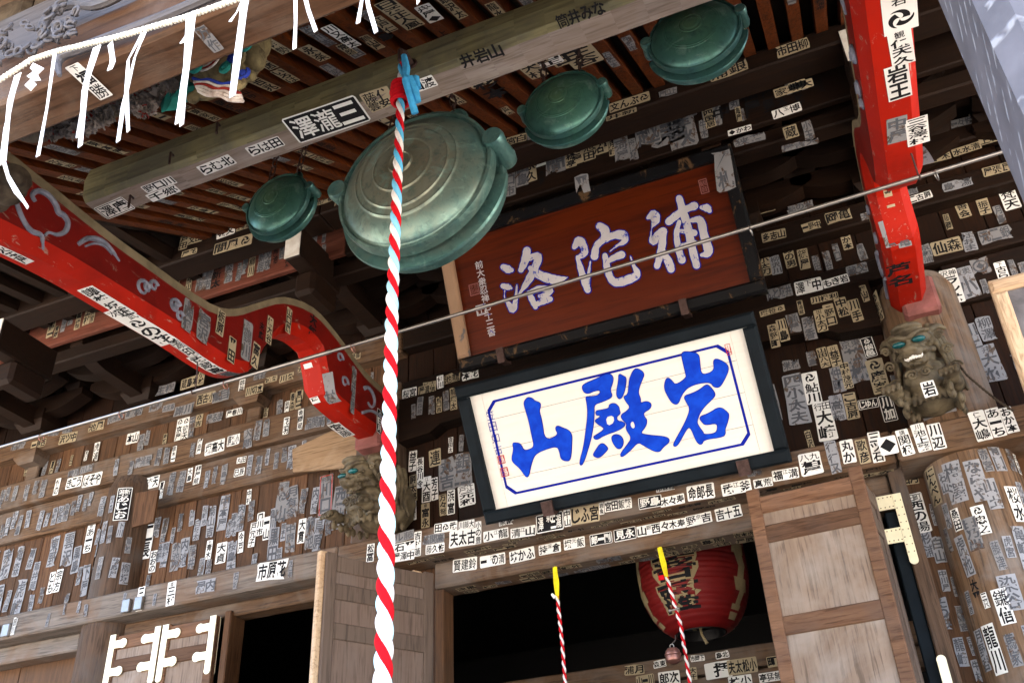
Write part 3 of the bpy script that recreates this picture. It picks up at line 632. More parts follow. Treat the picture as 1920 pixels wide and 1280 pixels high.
part('blue_ribbon', 'rib_b', t, f, 30)
def f(m):
    m.tube([TOP + Vector((0, .1, .16)), TOP + Vector((0, .02, .165)), TOP + Vector((0, -.015, .14)), TOP + Vector((0, -.01, .09)), TOP + Vector((0, .02, .075))], .014, 8)
    m.lathe([(.018, -.006), (.028, -.004), (.028, .004), (.018, .006)], TOP + Vector((0, .085, .16)), 'y', 16)
part('iron_hook', 'iron', t, f, True)
def small_rope(p0, zlen, zbot, lab, dx):
    t = thing('small_bell_rope', p0, lab, 'rope', 'small ropes hanging from the door lintel'); p0 = Vector(p0)
    k = p0 + Vector((dx * .3, -.01, -zlen))
    part('yellow_cord', 'yel', t, lambda m: [m.tube([p0 + Vector((o, -.004 * i, 0)), p0.lerp(k, .5) + Vector((o * 1.2, .004 * i, 0)), k + Vector((o * .3, 0, 0))], .0085, 6) for i, o in enumerate((-.008, .0, .009, .004))], True)
    part('rope', ['rope_r', 'rope_w'], t, lambda m: twisted(m, [k + Vector((0, 0, .02)), k + Vector((dx * .6, 0, -.3)), Vector((k.x + dx, k.y, zbot))], .013, .085, [0, 1], 8, .006), True)
    return t, k
t, k = small_rope((-2.133, -.03, 3.775), .22, 1.9, 'thin red and white rope on a yellow cord alone in the dark doorway', .02)
part('white_tag', 'paper', t, lambda m: m.tube([k + Vector((-.01, -.015, .01)), k + Vector((-.03, -.02, .035))], [.014, .008], 6))
t, k = small_rope((-1.412, -.03, 3.775), .22, 1.9, 'thin red and white rope on a yellow cord in front of the red lantern', .08)
part('red_tag', 'rope_r', t, lambda m: m.box(k.x - .05, k.x - .012, k.y - .02, k.y - .012, k.z - .0, k.z + .032, c=.003))
bt = thing('copper_bell', (k.x + .02, k.y - .03, 3.06), 'round copper sleigh bell hanging beside the rope before the lantern', 'bell'); bp = Vector((k.x - .012, k.y - .05, 3.075))
part('bell_body', 'copper', bt, lambda m: m.lathe([(0, -.048), (.022, -.046), (.043, -.03), (.047, -.012), (.045, .0), (.050, .004), (.050, .012), (.044, .016), (.042, .030), (.030, .044), (.012, .048), (0, .049)], bp, 'z', 32), 40)
part('bell_ring', 'steel', bt, lambda m: (m.tube([bp + Vector((.012 * math.cos(q), 0, .058 + .012 * math.sin(q))) for q in [i * math.pi / 6 for i in range(13)]], .003, 6), m.tube([bp + Vector((.0, 0, .07)), bp + Vector((.02, .03, .10)), bp + Vector((.02, .04, .13))], .003, 6)), True)
part('bolt', 'steel', t, lambda m: (m.tube([k + Vector((-.0, -.02, -.20)), k + Vector((.05, -.02, -.195))], .006, 8), m.ball(k + Vector((-.002, -.02, -.20)), .011), m.ball(k + Vector((.05, -.02, -.195)), .011)), True)
# ------------------------------------------------------------------ curtain pipe
t = thing('curtain_pipe', (-1.5, -2.2, 4.38), 'long thin steel curtain pipe running under both red beams', 'pipe')
pa, pe = on(0, 838, 'y', -2.2), on(1880, 285, 'y', -2.2)
sagz = lambda x: pa.z + (pe.z - pa.z) * (x - pa.x) / (pe.x - pa.x) - .012 * math.sin(math.pi * (x - pa.x) / (pe.x - pa.x))
xs = [-6.5 + i * .25 for i in range(37)]
part('rail', 'steel', t, lambda m: m.tube([(x, -2.2, sagz(x)) for x in xs if x < 1.6], .0095, 10), True)
for px, py in ((76, 820), (225, 780), (420, 724), (660, 640), (1405, 436), (1750, 325)):
    p = on(px, py, 'y', -2.2); zc = sagz(p.x) - .008
    part('curtain_ring', 'copper' if px < 1000 else 'steel', t, lambda m: m.tube([(p.x + .012 * math.sin(q * .5), -2.2 + .021 * math.sin(q), zc - .012 + .024 * math.cos(q)) for q in [i * math.pi / 8 for i in range(17)]], .0028, 6), True)
part('pipe_joint', 'steel', t, lambda m: m.tube([(-2.93, -2.2, sagz(-2.93)), (-2.55, -2.2, sagz(-2.55))], .0118, 10), True)
for x in (-3.458, .49): part('pipe_hanger', 'iron', t, lambda m: m.tube([(x, -2.2, 4.56), (x, -2.185, 4.47), (x, -2.18, sagz(x)), (x, -2.2, sagz(x) - .016), (x, -2.215, sagz(x))], .004, 6), True)
# ------------------------------------------------------------------ plaques
class Frame:
    def __init__(s, bl, br, up): s.o = Vector(bl); s.u = (Vector(br) - s.o).normalized(); s.w = (Vector(br) - s.o).length; u2 = Vector(up); s.h = u2.length; s.v = u2.normalized(); s.n = s.u.cross(s.v)
    def __call__(s, a, b, d=0): return s.o + s.u * a + s.v * b + s.n * d
    def pix(s, px, py, d=0):
        v = ray(px, py); o = s.o + s.n * d; t = (o - CAM).dot(s.n) / v.dot(s.n); q = CAM + v * t - s.o; return q.dot(s.u), q.dot(s.v)
def fbox(m, F, a0, a1, b0, b1, d0, d1, mi=0): m.prism([(a0, b0), (a1, b0), (a1, b1), (a0, b1)], F, d1, d0, mi)
def tri(poly, holes=()):
    from mathutils.geometry import tessellate_polygon
    L = [[Vector((a, b, 0)) for a, b in q] for q in [poly] + list(holes)]; flat = [p for q in L for p in q]
    return flat, tessellate_polygon(L)
def relief(m, F, poly, holes, d0, d1, mi):
    flat, fs = tri(poly, holes); m.add([F(p.x, p.y, d1) for p in flat], fs, mi)
    b = 0
    for q in [poly] + list(holes):
        n = len(q); m.add([F(a, c, d1) for a, c in q] + [F(a, c, d0) for a, c in q], [[i, (i + 1) % n, n + (i + 1) % n, n + i] for i in range(n)], mi)
def chaikin(P, it=2):
    for _ in range(it):
        Q = []
        for i in range(len(P)):
            a, b = P[i], P[(i + 1) % len(P)]; Q += [(.75 * a[0] + .25 * b[0], .75 * a[1] + .25 * b[1]), (.25 * a[0] + .75 * b[0], .25 * a[1] + .75 * b[1])]
        P = Q
    return P
def frame4(t, F, wd, mats, d0, d1):
    for a0, a1, b0, b1, nm, mt in ((0, F.w, 0, wd, 'frame_bottom', mats[0]), (0, F.w, F.h - wd, F.h, 'frame_top', mats[1]), (0, wd, wd + .002, F.h - wd - .002, 'frame_left', mats[2]), (F.w - wd, F.w, wd + .002, F.h - wd - .002, 'frame_right', mats[3])):
        def f(m):
            q = .016
            A = [(a0, b0, d0), (a1, b0, d0), (a1, b1, d0), (a0, b1, d0), (a0, b0, d1 - q), (a1, b0, d1 - q), (a1, b1, d1 - q), (a0, b1, d1 - q), (a0 + q, b0 + q, d1), (a1 - q, b0 + q, d1), (a1 - q, b1 - q, d1), (a0 + q, b1 - q, d1)]
            m.add([F(*p) for p in A], [[3, 2, 1, 0], [8, 9, 10, 11]] + [[k + i, k + (i + 1) % 4, k + 4 + (i + 1) % 4, k + 4 + i] for k in (0, 4) for i in range(4)])
        part(nm, mt, t, f)
sc_ = lambda p: CAM + (Vector(p) - CAM) * .983
FW = Frame(sc_((-2.535, -.20, 4.10)), sc_((-.475, -.20, 4.10)), Vector((0, -.475, .83)) * .983)
tw = thing('white_plaque', (-1.5, -.2, 4.1), 'white plaque with three large blue characters 岩殿山 in a dark frame', 'plaque')
frame4(tw, FW, .085, ['dblue'] * 4, -.04, .05)
def f(m):
    nb = 4; hh = (FW.h - .13) / nb
    for i in range(nb): fbox(m, FW, .17, FW.w - .17, .065 + i * hh + .0012, .065 + (i + 1) * hh - .0012, -.02, .006)
    fbox(m, FW, .06, .1685, .065, FW.h - .065, -.02, .007); fbox(m, FW, FW.w - .1685, FW.w - .06, .065, FW.h - .065, -.02, .007)
part('board', 'plq', tw, f)
SX, SY, SC = 860, 600, 3.2
zp = lambda L: [FW.pix(SX + a / SC, SY + b / SC, .012) for a, b in L]
KAN = {
 '岩': [([(1335, 200), (1355, 188), (1400, 192), (1440, 205), (1445, 250), (1452, 330), (1515, 315), (1535, 290), (1527, 245), (1545, 230), (1600, 255), (1622, 288), (1600, 345), (1565, 405), (1530, 400), (1510, 370), (1430, 380), (1370, 405), (1335, 450), (1315, 505), (1285, 500), (1262, 470), (1232, 410), (1240, 360), (1255, 345), (1275, 360), (1300, 392), (1368, 345), (1362, 320), (1345, 250)], []),
       ([(1350, 455), (1400, 440), (1450, 415), (1485, 385), (1505, 395), (1540, 440), (1530, 465), (1460, 530), (1425, 605), (1440, 640), (1465, 670), (1470, 688), (1540, 680), (1555, 650), (1548, 615), (1480, 630), (1460, 610), (1445, 590), (1455, 575), (1500, 560), (1565, 518), (1610, 550), (1622, 570), (1610, 620), (1595, 655), (1600, 680), (1585, 700), (1470, 715), (1460, 745), (1435, 740), (1415, 700), (1395, 650), (1375, 640), (1340, 700), (1310, 755), (1285, 755), (1300, 720), (1340, 650), (1370, 590), (1390, 530), (1365, 490)], [])],
 '殿': [([(740, 410), (745, 385), (830, 350), (895, 318), (925, 335), (925, 370), (905, 420), (925, 460), (860, 490), (810, 505), (812, 560), (808, 620), (795, 700), (770, 790), (745, 860), (730, 872), (725, 850), (750, 760), (765, 650), (775, 560), (770, 500), (760, 458), (790, 460), (845, 450), (850, 418), (810, 425), (780, 440), (755, 435)], []),
       ([(822, 545), (845, 540), (903, 530), (902, 505), (935, 497), (960, 520), (963, 540), (970, 560), (945, 578), (950, 605), (990, 612), (1000, 630), (960, 660), (870, 690), (825, 720), (805, 700), (830, 685), (868, 660), (872, 645), (830, 620), (815, 600), (845, 585), (850, 570), (824, 570)], [[(882, 582), (928, 570), (935, 612), (893, 636)]]),
       ([(830, 825), (805, 810), (815, 790), (855, 730), (895, 765), (890, 780), (850, 820)], []), ([(915, 700), (940, 683), (975, 695), (990, 730), (975, 770), (950, 770), (925, 735)], []),
       ([(945, 440), (960, 360), (960, 320), (985, 335), (1005, 345), (1000, 400), (985, 450), (970, 472), (955, 468)], []),
       ([(1025, 350), (1050, 295), (1075, 290), (1115, 320), (1100, 355), (1082, 400), (1075, 440), (1090, 470), (1088, 500), (1125, 485), (1155, 500), (1150, 530), (1105, 555), (1112, 580), (1130, 600), (1120, 640), (1085, 680), (1140, 690), (1255, 700), (1265, 730), (1225, 760), (1205, 790), (1170, 785), (1110, 750), (1075, 730), (1030, 780), (975, 825), (970, 800), (1010, 750), (1040, 705), (1002, 655), (1010, 620), (985, 600), (970, 570), (1010, 545), (1030, 520), (1005, 490), (988, 458), (1015, 448), (1020, 400)], [[(1028, 622), (1046, 602), (1060, 640), (1042, 652)]])],
 '山': [([(390, 490), (412, 462), (440, 468), (455, 485), (488, 495), (490, 520), (480, 545), (498, 600), (515, 725), (600, 690), (578, 650), (590, 632), (620, 645), (660, 660), (678, 690), (678, 720), (672, 840), (640, 845), (612, 830), (606, 790), (590, 755), (530, 770), (480, 790), (450, 815), (432, 870), (418, 938), (402, 940), (370, 890), (322, 850), (318, 825), (330, 775), (322, 740), (335, 735), (370, 740), (390, 785), (440, 770), (452, 750), (440, 700), (420, 600), (395, 520)], [])]}
def grow(P, d):
    out = []; n = len(P); A = sum(P[i][0] * P[(i + 1) % n][1] - P[(i + 1) % n][0] * P[i][1] for i in range(n)); s = 1 if A > 0 else -1
    for i in range(n):
        a, b = Vector(P[i - 1]), Vector(P[(i + 1) % n]); t = (b - a); t = t.normalized() if t.length > 0 else t; out.append((P[i][0] + s * t.y * d, P[i][1] - s * t.x * d))
    return out
for ch, polys in KAN.items():
    def f(m):
        for P, Hs in polys:
            A = chaikin(zp(P), 2); Hh = [chaikin(zp(h), 1) for h in Hs]
            relief(m, FW, grow(A, .004), [], .006, .0085, 1); relief(m, FW, A, Hh, .0085, .013, 0)
            for h in Hh: relief(m, FW, h, [], .0085, .0095, 2)
    o = part('blue_character', ['blue', 'bline', 'plq'], tw, f); o['label'] = 'blue character ' + ch
def f(m):
    a0, a1, b0, b1, c, w_ = .185, FW.w - .20, .155, FW.h - .145, .055, .016
    O = lambda e: [(a0 - e + c, b0 - e), (a1 + e - c, b0 - e), (a1 + e, b0 - e + c), (a1 + e, b1 + e - c), (a1 + e - c, b1 + e), (a0 - e + c, b1 + e), (a0 - e, b1 + e - c), (a0 - e, b0 - e + c)]
    A, B = O(0), O(-w_); n = 8
    m.add([FW(*p, .0085) for p in A] + [FW(*p, .0085) for p in B], [[i, (i + 1) % n, n + (i + 1) % n, n + i] for i in range(n)])
part('blue_border', 'bline', tw, f)
for a in (.42, FW.w - .32): part('iron_clamp', 'iron', tw, lambda m: fbox(m, FW, a, a + .075, -.02, .075, -.05, .075))
FB = Frame((-2.50, -.64, 5.06), (-.365, -.64, 5.06), (0, -.37, .95))
tb = thing('brown_plaque', (-1.44, -.64, 5.06), 'red-brown wooden plaque with pale blue-edged characters 補陀洛, above the white plaque', 'plaque')
frame4(tb, FB, .088, ['blackf', 'blackf', 'tanf', 'blackf'], -.04, .06)
part('board', 'brownp', tb, lambda m: fbox(m, FB, .08, FB.w - .08, .08, FB.h - .08, -.03, .004))
STK = {'洛': [[(228, 572, 40), (262, 588, 52), (282, 592, 30)], [(225, 698, 34), (262, 706, 40), (280, 712, 18)], [(238, 725, 5), (236, 775, 6), (262, 815, 30), (290, 855, 44), (308, 800, 30), (318, 690, 6)],
    [(385, 462, 50), (372, 530, 52), (345, 592, 36)], [(395, 512, 40), (462, 500, 46), (436, 580, 50), (395, 660, 48), (345, 735, 18), (322, 765, 6)], [(408, 580, 34), (470, 625, 56), (560, 655, 62), (610, 652, 40), (655, 641, 4)], [(398, 742, 30), (420, 790, 40), (442, 838, 30)], [(415, 738, 34), (470, 715, 40), (540, 725, 40), (515, 755, 34), (470, 765, 24)], [(450, 820, 30), (500, 795, 46), (540, 785, 36)]],
  '陀': [[(700, 440, 30), (732, 398, 60), (760, 430, 48), (768, 480, 44), (722, 510, 22)], [(722, 505, 24), (745, 590, 40), (770, 670, 46), (790, 725, 40)], [(808, 535, 8), (798, 600, 18), (785, 690, 40)], [(870, 300, 50), (905, 330, 62), (900, 380, 50), (850, 430, 42), (835, 500, 52)], [(905, 388, 44), (960, 362, 46), (1020, 360, 66), (1035, 400, 40), (985, 430, 14), (938, 468, 4)], [(905, 495, 34), (920, 580, 44), (945, 650, 46), (985, 675, 54), (1060, 655, 58), (1120, 620, 46), (1095, 560, 22), (1075, 500, 4)], [(915, 540, 30), (965, 510, 40), (1015, 490, 52)]],
  '補': [[(1190, 245, 20), (1228, 225, 66), (1240, 260, 60), (1225, 295, 20)], [(1220, 300, 6), (1212, 350, 8), (1225, 400, 54), (1262, 350, 44), (1292, 335, 56)], [(1292, 335, 46), (1285, 430, 50), (1268, 510, 44), (1252, 565, 40)], [(1295, 470, 36), (1330, 540, 54), (1345, 585, 50)], [(1330, 270, 48), (1385, 225, 50), (1440, 190, 42), (1500, 165, 54)], [(1400, 115, 44), (1425, 200, 52), (1455, 300, 52), (1480, 420, 52), (1515, 560, 48)], [(1400, 270, 26), (1382, 350, 36), (1395, 450, 42), (1418, 525, 50)], [(1480, 262, 26), (1540, 262, 52), (1565, 360, 54), (1595, 470, 58), (1550, 492, 24)], [(1400, 330, 20), (1500, 345, 44)], [(1405, 430, 22), (1500, 410, 38)], [(1548, 175, 26), (1585, 180, 52), (1602, 198, 30)]]}
def stroke(F, P, e, SX, SY, SC, d):
    # variable-width brush stroke as a closed outline
    Q = [(a, b, w_) for a, b, w_ in P]; S_ = smoothp([(a, b, w_) for a, b, w_ in Q], 5); L, Rr = [], []
    for i, (a, b, w_) in enumerate(S_):
        a0, b0, _ = S_[max(i - 1, 0)]; a1, b1, _ = S_[min(i + 1, len(S_) - 1)]; t = Vector((a1 - a0, b1 - b0)); t = t.normalized() if t.length > 0 else Vector((1, 0)); h = max(w_, 3) / 2 + e + 1.5 * math.sin(i * 1.9)
        L.append((a - t.y * h, b + t.x * h)); Rr.append((a + t.y * h, b - t.x * h))
    def capp(a, b, w_, t0):
        h = max(w_, 3) / 2 + e; return [(a + h * math.cos(t0 + k * math.pi / 6), b + h * math.sin(t0 + k * math.pi / 6)) for k in range(0, 7)]
    quads = []
    mp = lambda p: F.pix(SX + p[0] / SC, SY + p[1] / SC, d)
    L2, R2 = [mp(p) for p in L], [mp(p) for p in Rr]
    caps = []
    for (a, b, w_) in (S_[0], S_[-1]): caps.append([mp((a + (max(w_, 3) / 2 + e) * math.cos(k * math.pi / 6), b + (max(w_, 3) / 2 + e) * math.sin(k * math.pi / 6))) for k in range(12)])
    return L2, R2, caps
for ch, sts in STK.items():
    def f(m):
        dd = 0
        for P in sts:
            for e, d, mi in ((7, .0075, 1), (0, .0105, 0)):
                d2 = d + dd * .00012
                L2, R2, caps = stroke(FB, P, e, 880, 340, 3.5556, .008); n = len(L2)
                m.add([FB(*p, d2) for p in L2] + [FB(*p, d2) for p in R2], [[i, i + 1, n + i + 1, n + i] for i in range(n - 1)], mi)
                for j, c in enumerate(caps): m.add([FB(*p, d2 + .00004 * (j + 1)) for p in c], [list(range(12))], mi)
            dd += 1
    o = part('pale_character', ['char', 'bline'], tb, f); o['label'] = 'pale character ' + ch
for a in (.30, FB.w - .55): part('iron_clamp', 'iron', tb, lambda m: fbox(m, FB, a, a + .05, -.02, .085, -.05, .082))
# ------------------------------------------------------------------ lantern
t = thing('paper_lantern', (-1.4, .82, 3.4), 'large red paper lantern with black characters hanging in the dark doorway', 'lantern')
LC = Vector((-1.4, .82, 0))
def lp(z): return .165 + .225 * max(0, 1 - abs((z - 3.90) / .47) ** 2.5) ** .66
def f(m):
    prof = []; n = 120
    for i in range(n + 1):
        z = 3.435 + .925 * i / n; prof.append((lp(z) - .007 * abs(math.sin(i / n * 26 * math.pi)) ** .7 * -1 - .007, z))
    m.lathe(prof, LC, 'z', 64)
part('paper_shade', 'lant', t, f, True)
def f(m):
    m.lathe([(.0, 3.50), (.155, 3.50), (.163, 3.432), (.168, 3.43), (.168, 3.45)], LC, 'z', 40)  # recessed black disc stands in for the dark inside of the lantern
part('lantern_ring', 'black', t, f, 40)
part('light_cord', 'gold', t, lambda m: (m.tube([LC + Vector((0, 0, 3.49)), LC + Vector((.005, -.01, 3.43)), LC + Vector((.035, -.02, 3.36))], [.012, .008, .012], 8), [m.box(LC.x + .1 * math.cos(q) - .012, LC.x + .1 * math.cos(q) + .012, LC.y + .1 * math.sin(q) - .012, LC.y + .1 * math.sin(q) + .012, 3.49, 3.495, c=0) for q in (0.6, 2.2, 3.7, 5.3)]), True)
LANT = t
# ------------------------------------------------------------------ small picture frame on the right
t = thing('picture_frame', (1.0, -.8, 4.0), 'pale wooden picture frame hanging at the right edge', 'picture frame')
FE = Frame(on(1905, 830, 'y', -.8), on(1905, 830, 'y', -.8) + Vector((.62, 0, 0)), (0, -.16, .83))
e0 = FE.pix(1852, 530); FE.o += FE.u * e0[0] + FE.v * (e0[1] - FE.h)
frame4(t, FE, .075, ['cream', 'cream', 'creamz', 'creamz'], -.02, .035)
part('picture_board', 'glass', t, lambda m: fbox(m, FE, .06, FE.w - .06, .06, FE.h - .06, -.01, .006))
# ------------------------------------------------------------------ shimenawa with paper and straw streamers
t = thing('shimenawa_rope', (-1.6, -4.76, 3.7), 'thin white straw rope with paper streamers along the front beam', 'sacred rope')
sp = [on(a, b, 'y', -4.78) for a, b in ((-130, 235), (0, 150), (60, 112), (105, 97), (220, 70), (345, 34), (470, -10), (600, -55), (760, -110), (900, -170))]
part('rope', 'straw', t, lambda m: twisted(m, sp, .0085, .022, [0, 0], 6, .004), True)
def strip(pts, w0, w1, name='streamer', th=.002):
    w0, w1 = w0 * 1.25, w1 * 1.25
    P = [on(a, b, 'y', -4.795) for a, b in pts]
    def f(m):
        n = len(P); vs = []
        for i, p in enumerate(P):
            q = P[min(i + 1, n - 1)] - P[max(i - 1, 0)]; sd = q.cross(Vector((0, 1, 0))).normalized() * (w0 + (w1 - w0) * i / max(1, n - 1)) / 2
            vs += [p - sd + Vector((0, .003 * math.sin(i * 2), 0)), p + sd + Vector((0, -.003, 0))]
        k = len(vs); vs2 = [v + Vector((0, th, 0)) for v in vs]
        m.add(vs + vs2, [[2 * i, 2 * i + 1, 2 * i + 3, 2 * i + 2] for i in range(n - 1)] + [[k + 2 * i + 2, k + 2 * i + 3, k + 2 * i + 1, k + 2 * i] for i in range(n - 1)] + [[2 * i, 2 * i + 2, k + 2 * i + 2, k + 2 * i] for i in range(n - 1)] + [[2 * i + 1, k + 2 * i + 1, k + 2 * i + 3, 2 * i + 3] for i in range(n - 1)])
    part(name, 'paper', t, f)
for pts, w0, w1 in (([(34, 140), (18, 185), (8, 305)], .022, .012), ([(36, 140), (24, 180), (12, 240), (2, 310)], .014, .010), ([(103, 100), (88, 200), (72, 294)], .012, .010), ([(182, 88), (168, 125), (160, 170), (151, 275)], .022, .012), ([(184, 88), (164, 150), (147, 258)], .018, .010),
    ([(207, 82), (210, 105), (212, 118), (206, 132)], .014, .015), ([(272, 62), (252, 108), (232, 200), (222, 266)], .010, .010), ([(268, 62), (240, 112), (238, 170), (241, 247)], .012, .008), ([(360, 26), (354, 90), (345, 170), (341, 236)], .022, .010), ([(356, 26), (348, 120), (333, 233)], .018, .010), ([(358, 40), (350, 65), (342, 82)], .014, .012),
    ([(460, -5), (455, 30), (446, 110), (436, 182)], .022, .014), ([(456, 0), (444, 22), (432, 42)], .010, .008), ([(554, -30), (554, 40), (553, 93)], .010, .008), ([(566, -30), (578, 20), (593, 60)], .010, .008), ([(684, -60), (678, 0), (672, 45)], .010, .008), ([(680, -60), (690, 10), (706, 62)], .010, .008), ([(785, -90), (784, 6)], .010, .008), ([(8, 300), (16, 330), (34, 360), (53, 390)], .007, .006), ([(6, 304), (14, 335), (30, 362), (50, 384)], .006, .005)):
    strip(pts, w0, w1)
def f(m):
    P = [on(a, b, 'y', -4.8) for a, b in ((62, 118), (82, 128), (70, 140), (76, 150), (62, 152), (68, 158), (57, 170), (46, 160), (58, 148), (50, 143), (62, 134), (56, 128))]
    n = len(P); m.add(P + [p + Vector((0, .002, 0)) for p in P], [list(range(n)), [n + i for i in range(n)][::-1]])
part('zigzag_paper', 'paper', t, f)
# ------------------------------------------------------------------ carvings on and under the front beam
def f(m):
    for k in range(46):
        a = random.uniform(-30, 150); b = 150 - .42 * a + random.uniform(-46, 20) - 40; p = on(a, b, 'y', -4.66 - random.uniform(0, .03)); r = random.uniform(.012, .024); s = random.choice((-1, 1)); a0 = random.uniform(0, 6)
        m.tube([p + Vector((r * (1 - .7 * i / 14) * math.cos(a0 + s * i * .5), -.008 - .01 * math.sin(i * .3), r * (1 - .7 * i / 14) * math.sin(a0 + s * i * .5))) for i in range(15)], [.0065 * (1 - .4 * i / 14) for i in range(15)], 6)
part('scroll_relief', 'frontG', H, f, True)
def f(m):
    P = smoothp([on(a, b, 'y', -4.66) for a, b in ((78, 60), (85, 40), (105, 18), (140, 8), (180, 10), (230, -12), (300, -60))], 4)
    m.tube([Vector(p) for p in P], .016, 8)
    P2 = smoothp([on(a, b, 'y', -4.655) for a, b in ((112, 142), (108, 120), (118, 104), (150, 92), (230, 62), (330, 22), (480, -45))], 4)
    m.tube([Vector(p) for p in P2], [.006 + .010 * min(1, i / 6) for i in range(len(P2))], 8)
part('edge_moulding', 'frontG', H, f, True)
bx('front_wall_beam', 'frontG', -3.4, .34, -4.60, -4.49, 4.03, 4.28, c=.01)
def f(m):
    for k in range(11): m.box(-3.3 + k * .35, -3.3 + k * .35 + .33, -4.58, -4.50, 4.29, 4.42, c=.02)
part('bracket_row', 'grey', H, f)
bx('front_wall_beam', 'wxg', -3.4, .34, -4.62, -4.46, 4.44, 4.56, c=.01)
# painted mythical beast on the inner side
CB = MB()
bc = on(430, 118, 'y', -4.25)
def bl(dx, dz, dy, r, sc=(1, 1, 1)): CB.ball(bc + Vector((dx, dy, dz)), r, sc)
for q in ((0, .02, .02, .10, (1.1, .8, .8)), (-.02, -.06, -.01, .085, (1.2, .8, .6)), (.07, .03, -.01, .06), (-.08, .03, 0, .06), (.03, -.10, -.02, .05, (1.4, .8, .6)), (-.07, -.10, 0, .045, (1.3, .8, .6)), (.09, .1, .04, .05, (.6, .8, 1.6)), (-.02, .11, .06, .1, (1.3, .6, .7)), (.10, -.03, 0, .045)): bl(*q)
for i in range(9): bl(-.11 + .028 * i, -.135 + .012 * math.sin(i * 2), -.02, .022)
o = CB.build('beast_carving', 'beast', H); remesh(o, .008, 1); o['label'] = 'painted mythical beast carving in red, blue and white under the front beam'
def curl(m, p, r, mi, s=1, a0=0., w_=.007, turns=1.4):
    n = 22; m.tube([p + Vector((r * (1 - .8 * i / n) * math.cos(a0 + s * turns * 6.28 * i / n), -.006 * i / n, r * (1 - .8 * i / n) * math.sin(a0 + s * turns * 6.28 * i / n))) for i in range(n + 1)], w_, 6, mi)
def rings(px, py, y, spec):
    c = on(px, py, 'y', y)
    for r, mt, w_ in spec: part('painted_curl', mt, o, lambda m: m.tube([c + Vector((r * 1.15 * math.cos(q * .3142 * .5), -.012 + .25 * r, r * math.sin(q * .3142 * .5))) for q in range(41)], w_, 6), True)
    part('eye', 'redp', o, lambda m: m.ball(c + Vector((0, -.01, 0)), .011, (1.1, .7, 1), 2), True)
RS = ((.036, 'wpig', .0035), (.030, 'redp', .0045), (.023, 'wpig', .004), (.016, 'redp', .005))
rings(391, 117, -4.345, RS); rings(412, 94, -4.345, RS)
for (a, b, r, mt, w_, s_) in ((424, 128, .024, 'tealp', .007, 1), (436, 110, .02, 'bluep', .006, -1), (462, 84, .03, 'tealp', .010, 1), (464, 66, .024, 'tealp', .009, -1), (452, 112, .022, 'beast', .007, 1), (456, 140, .022, 'bluep', .006, -1), (370, 108, .018, 'bluep', .007, 1), (366, 128, .022, 'tealp', .008, -1), (440, 76, .022, 'redp', .006, 1), (450, 160, .02, 'beast', .007, -1)):
    part('painted_curl', mt, o, lambda m: curl(m, on(a, b, 'y', -4.36), r, 0, s_, 1.0, w_), True)
for k in range(6):
    P = smoothp([on(362 + 2 * k + t * 14, 147 + 5.2 * k + t * (2.2 + .2 * k) + 2.5 * math.sin(t * 2.1 + k), 'y', -4.35 + .002 * k) for t in range(7)], 3)
    part('painted_curl', ('redp' if k == 2 else 'bluep' if k == 0 else 'wpig'), o, lambda m: m.tube([Vector(p) for p in P], .0055, 6), True)
# peony flowers and leaves
def peony(px, py, R, y):
    c = on(px, py, 'y', y)
    def f(m):
        for k in range(70):
            d = Vector((random.gauss(0, 1), random.gauss(0, .7) - .4, random.gauss(0, 1) - .2)).normalized(); p = c + Vector((d.x * R * 1.25, d.y * R * .7, d.z * R * .8)); a = d.orthogonal().normalized(); b = d.cross(a); q = random.uniform(.010, .019)
            vs = [p - d * .01]; nn = 9
            for i in range(nn): t_ = i * 6.283 / nn; rr = q * (1 + .28 * math.sin(i * 2.6 + k)); vs.append(p + a * rr * math.cos(t_) + b * rr * math.sin(t_) + d * (.008 * math.sin(i * 1.7)))
            vs.append(p - d * .03)
            m.add(vs, [[0, i + 1, (i + 1) % nn + 1] for i in range(nn)] + [[nn + 1, (i + 1) % nn + 1, i + 1] for i in range(nn)], 1 if k % 23 == 0 else 0)
    part('peony_carving', ['pet', 'redp'], H, f, 50)
for q in ((300, 172, .055, -4.28), (255, 190, .05, -4.28), (205, 205, .06, -4.28), (150, 235, .06, -4.25), (180, 225, .05, -4.28), (105, 245, .04, -4.25), (272, 205, .03, -4.3)): peony(*q)
def f(m):
    for (a, b, r, an) in ((250, 178, .06, .3), (230, 172, .05, .8), (322, 190, .06, 1.2), (345, 180, .06, .2), (352, 165, .05, 2), (335, 195, .045, .7), (282, 168, .045, 2.2), (262, 172, .05, 2.8)):
        p = on(a, b, 'y', -4.26); u = Vector((math.cos(an), 0, math.sin(an))); v = Vector((-math.sin(an), -.3, math.cos(an)))
        vs = [p + u * (r * t_) + v * (w_ * r) + Vector((0, -.012 * (1 - abs(w_)), 0)) for t_, w_ in ((-1, 0), (-.4, .42), (.1, .5), (.35, .36), (.6, .38), (1.1, 0), (.6, -.38), (.35, -.36), (.1, -.5), (-.4, -.42))]; mid = p + Vector((0, -.03, 0))
        m.add(vs + [mid, p + Vector((0, .03, 0))], [[i, (i + 1) % 10, 10] for i in range(10)] + [[(i + 1) % 10, i, 11] for i in range(10)])
part('leaf_carving', 'tealp', H, f, 30)
def f(m):
    c = on(95, 235, 'y', -4.2); m.ball(c, .07, (2.2, .8, .6), 3); c = on(300, 160, 'y', -4.2); m.ball(c, .06, (3, .8, .8), 3); m.ball(on(215, 195, 'y', -4.2), .06, (3, .8, .7), 3)
o = part('carving_core', 'grey', H, f); remesh(o, .01, 1)
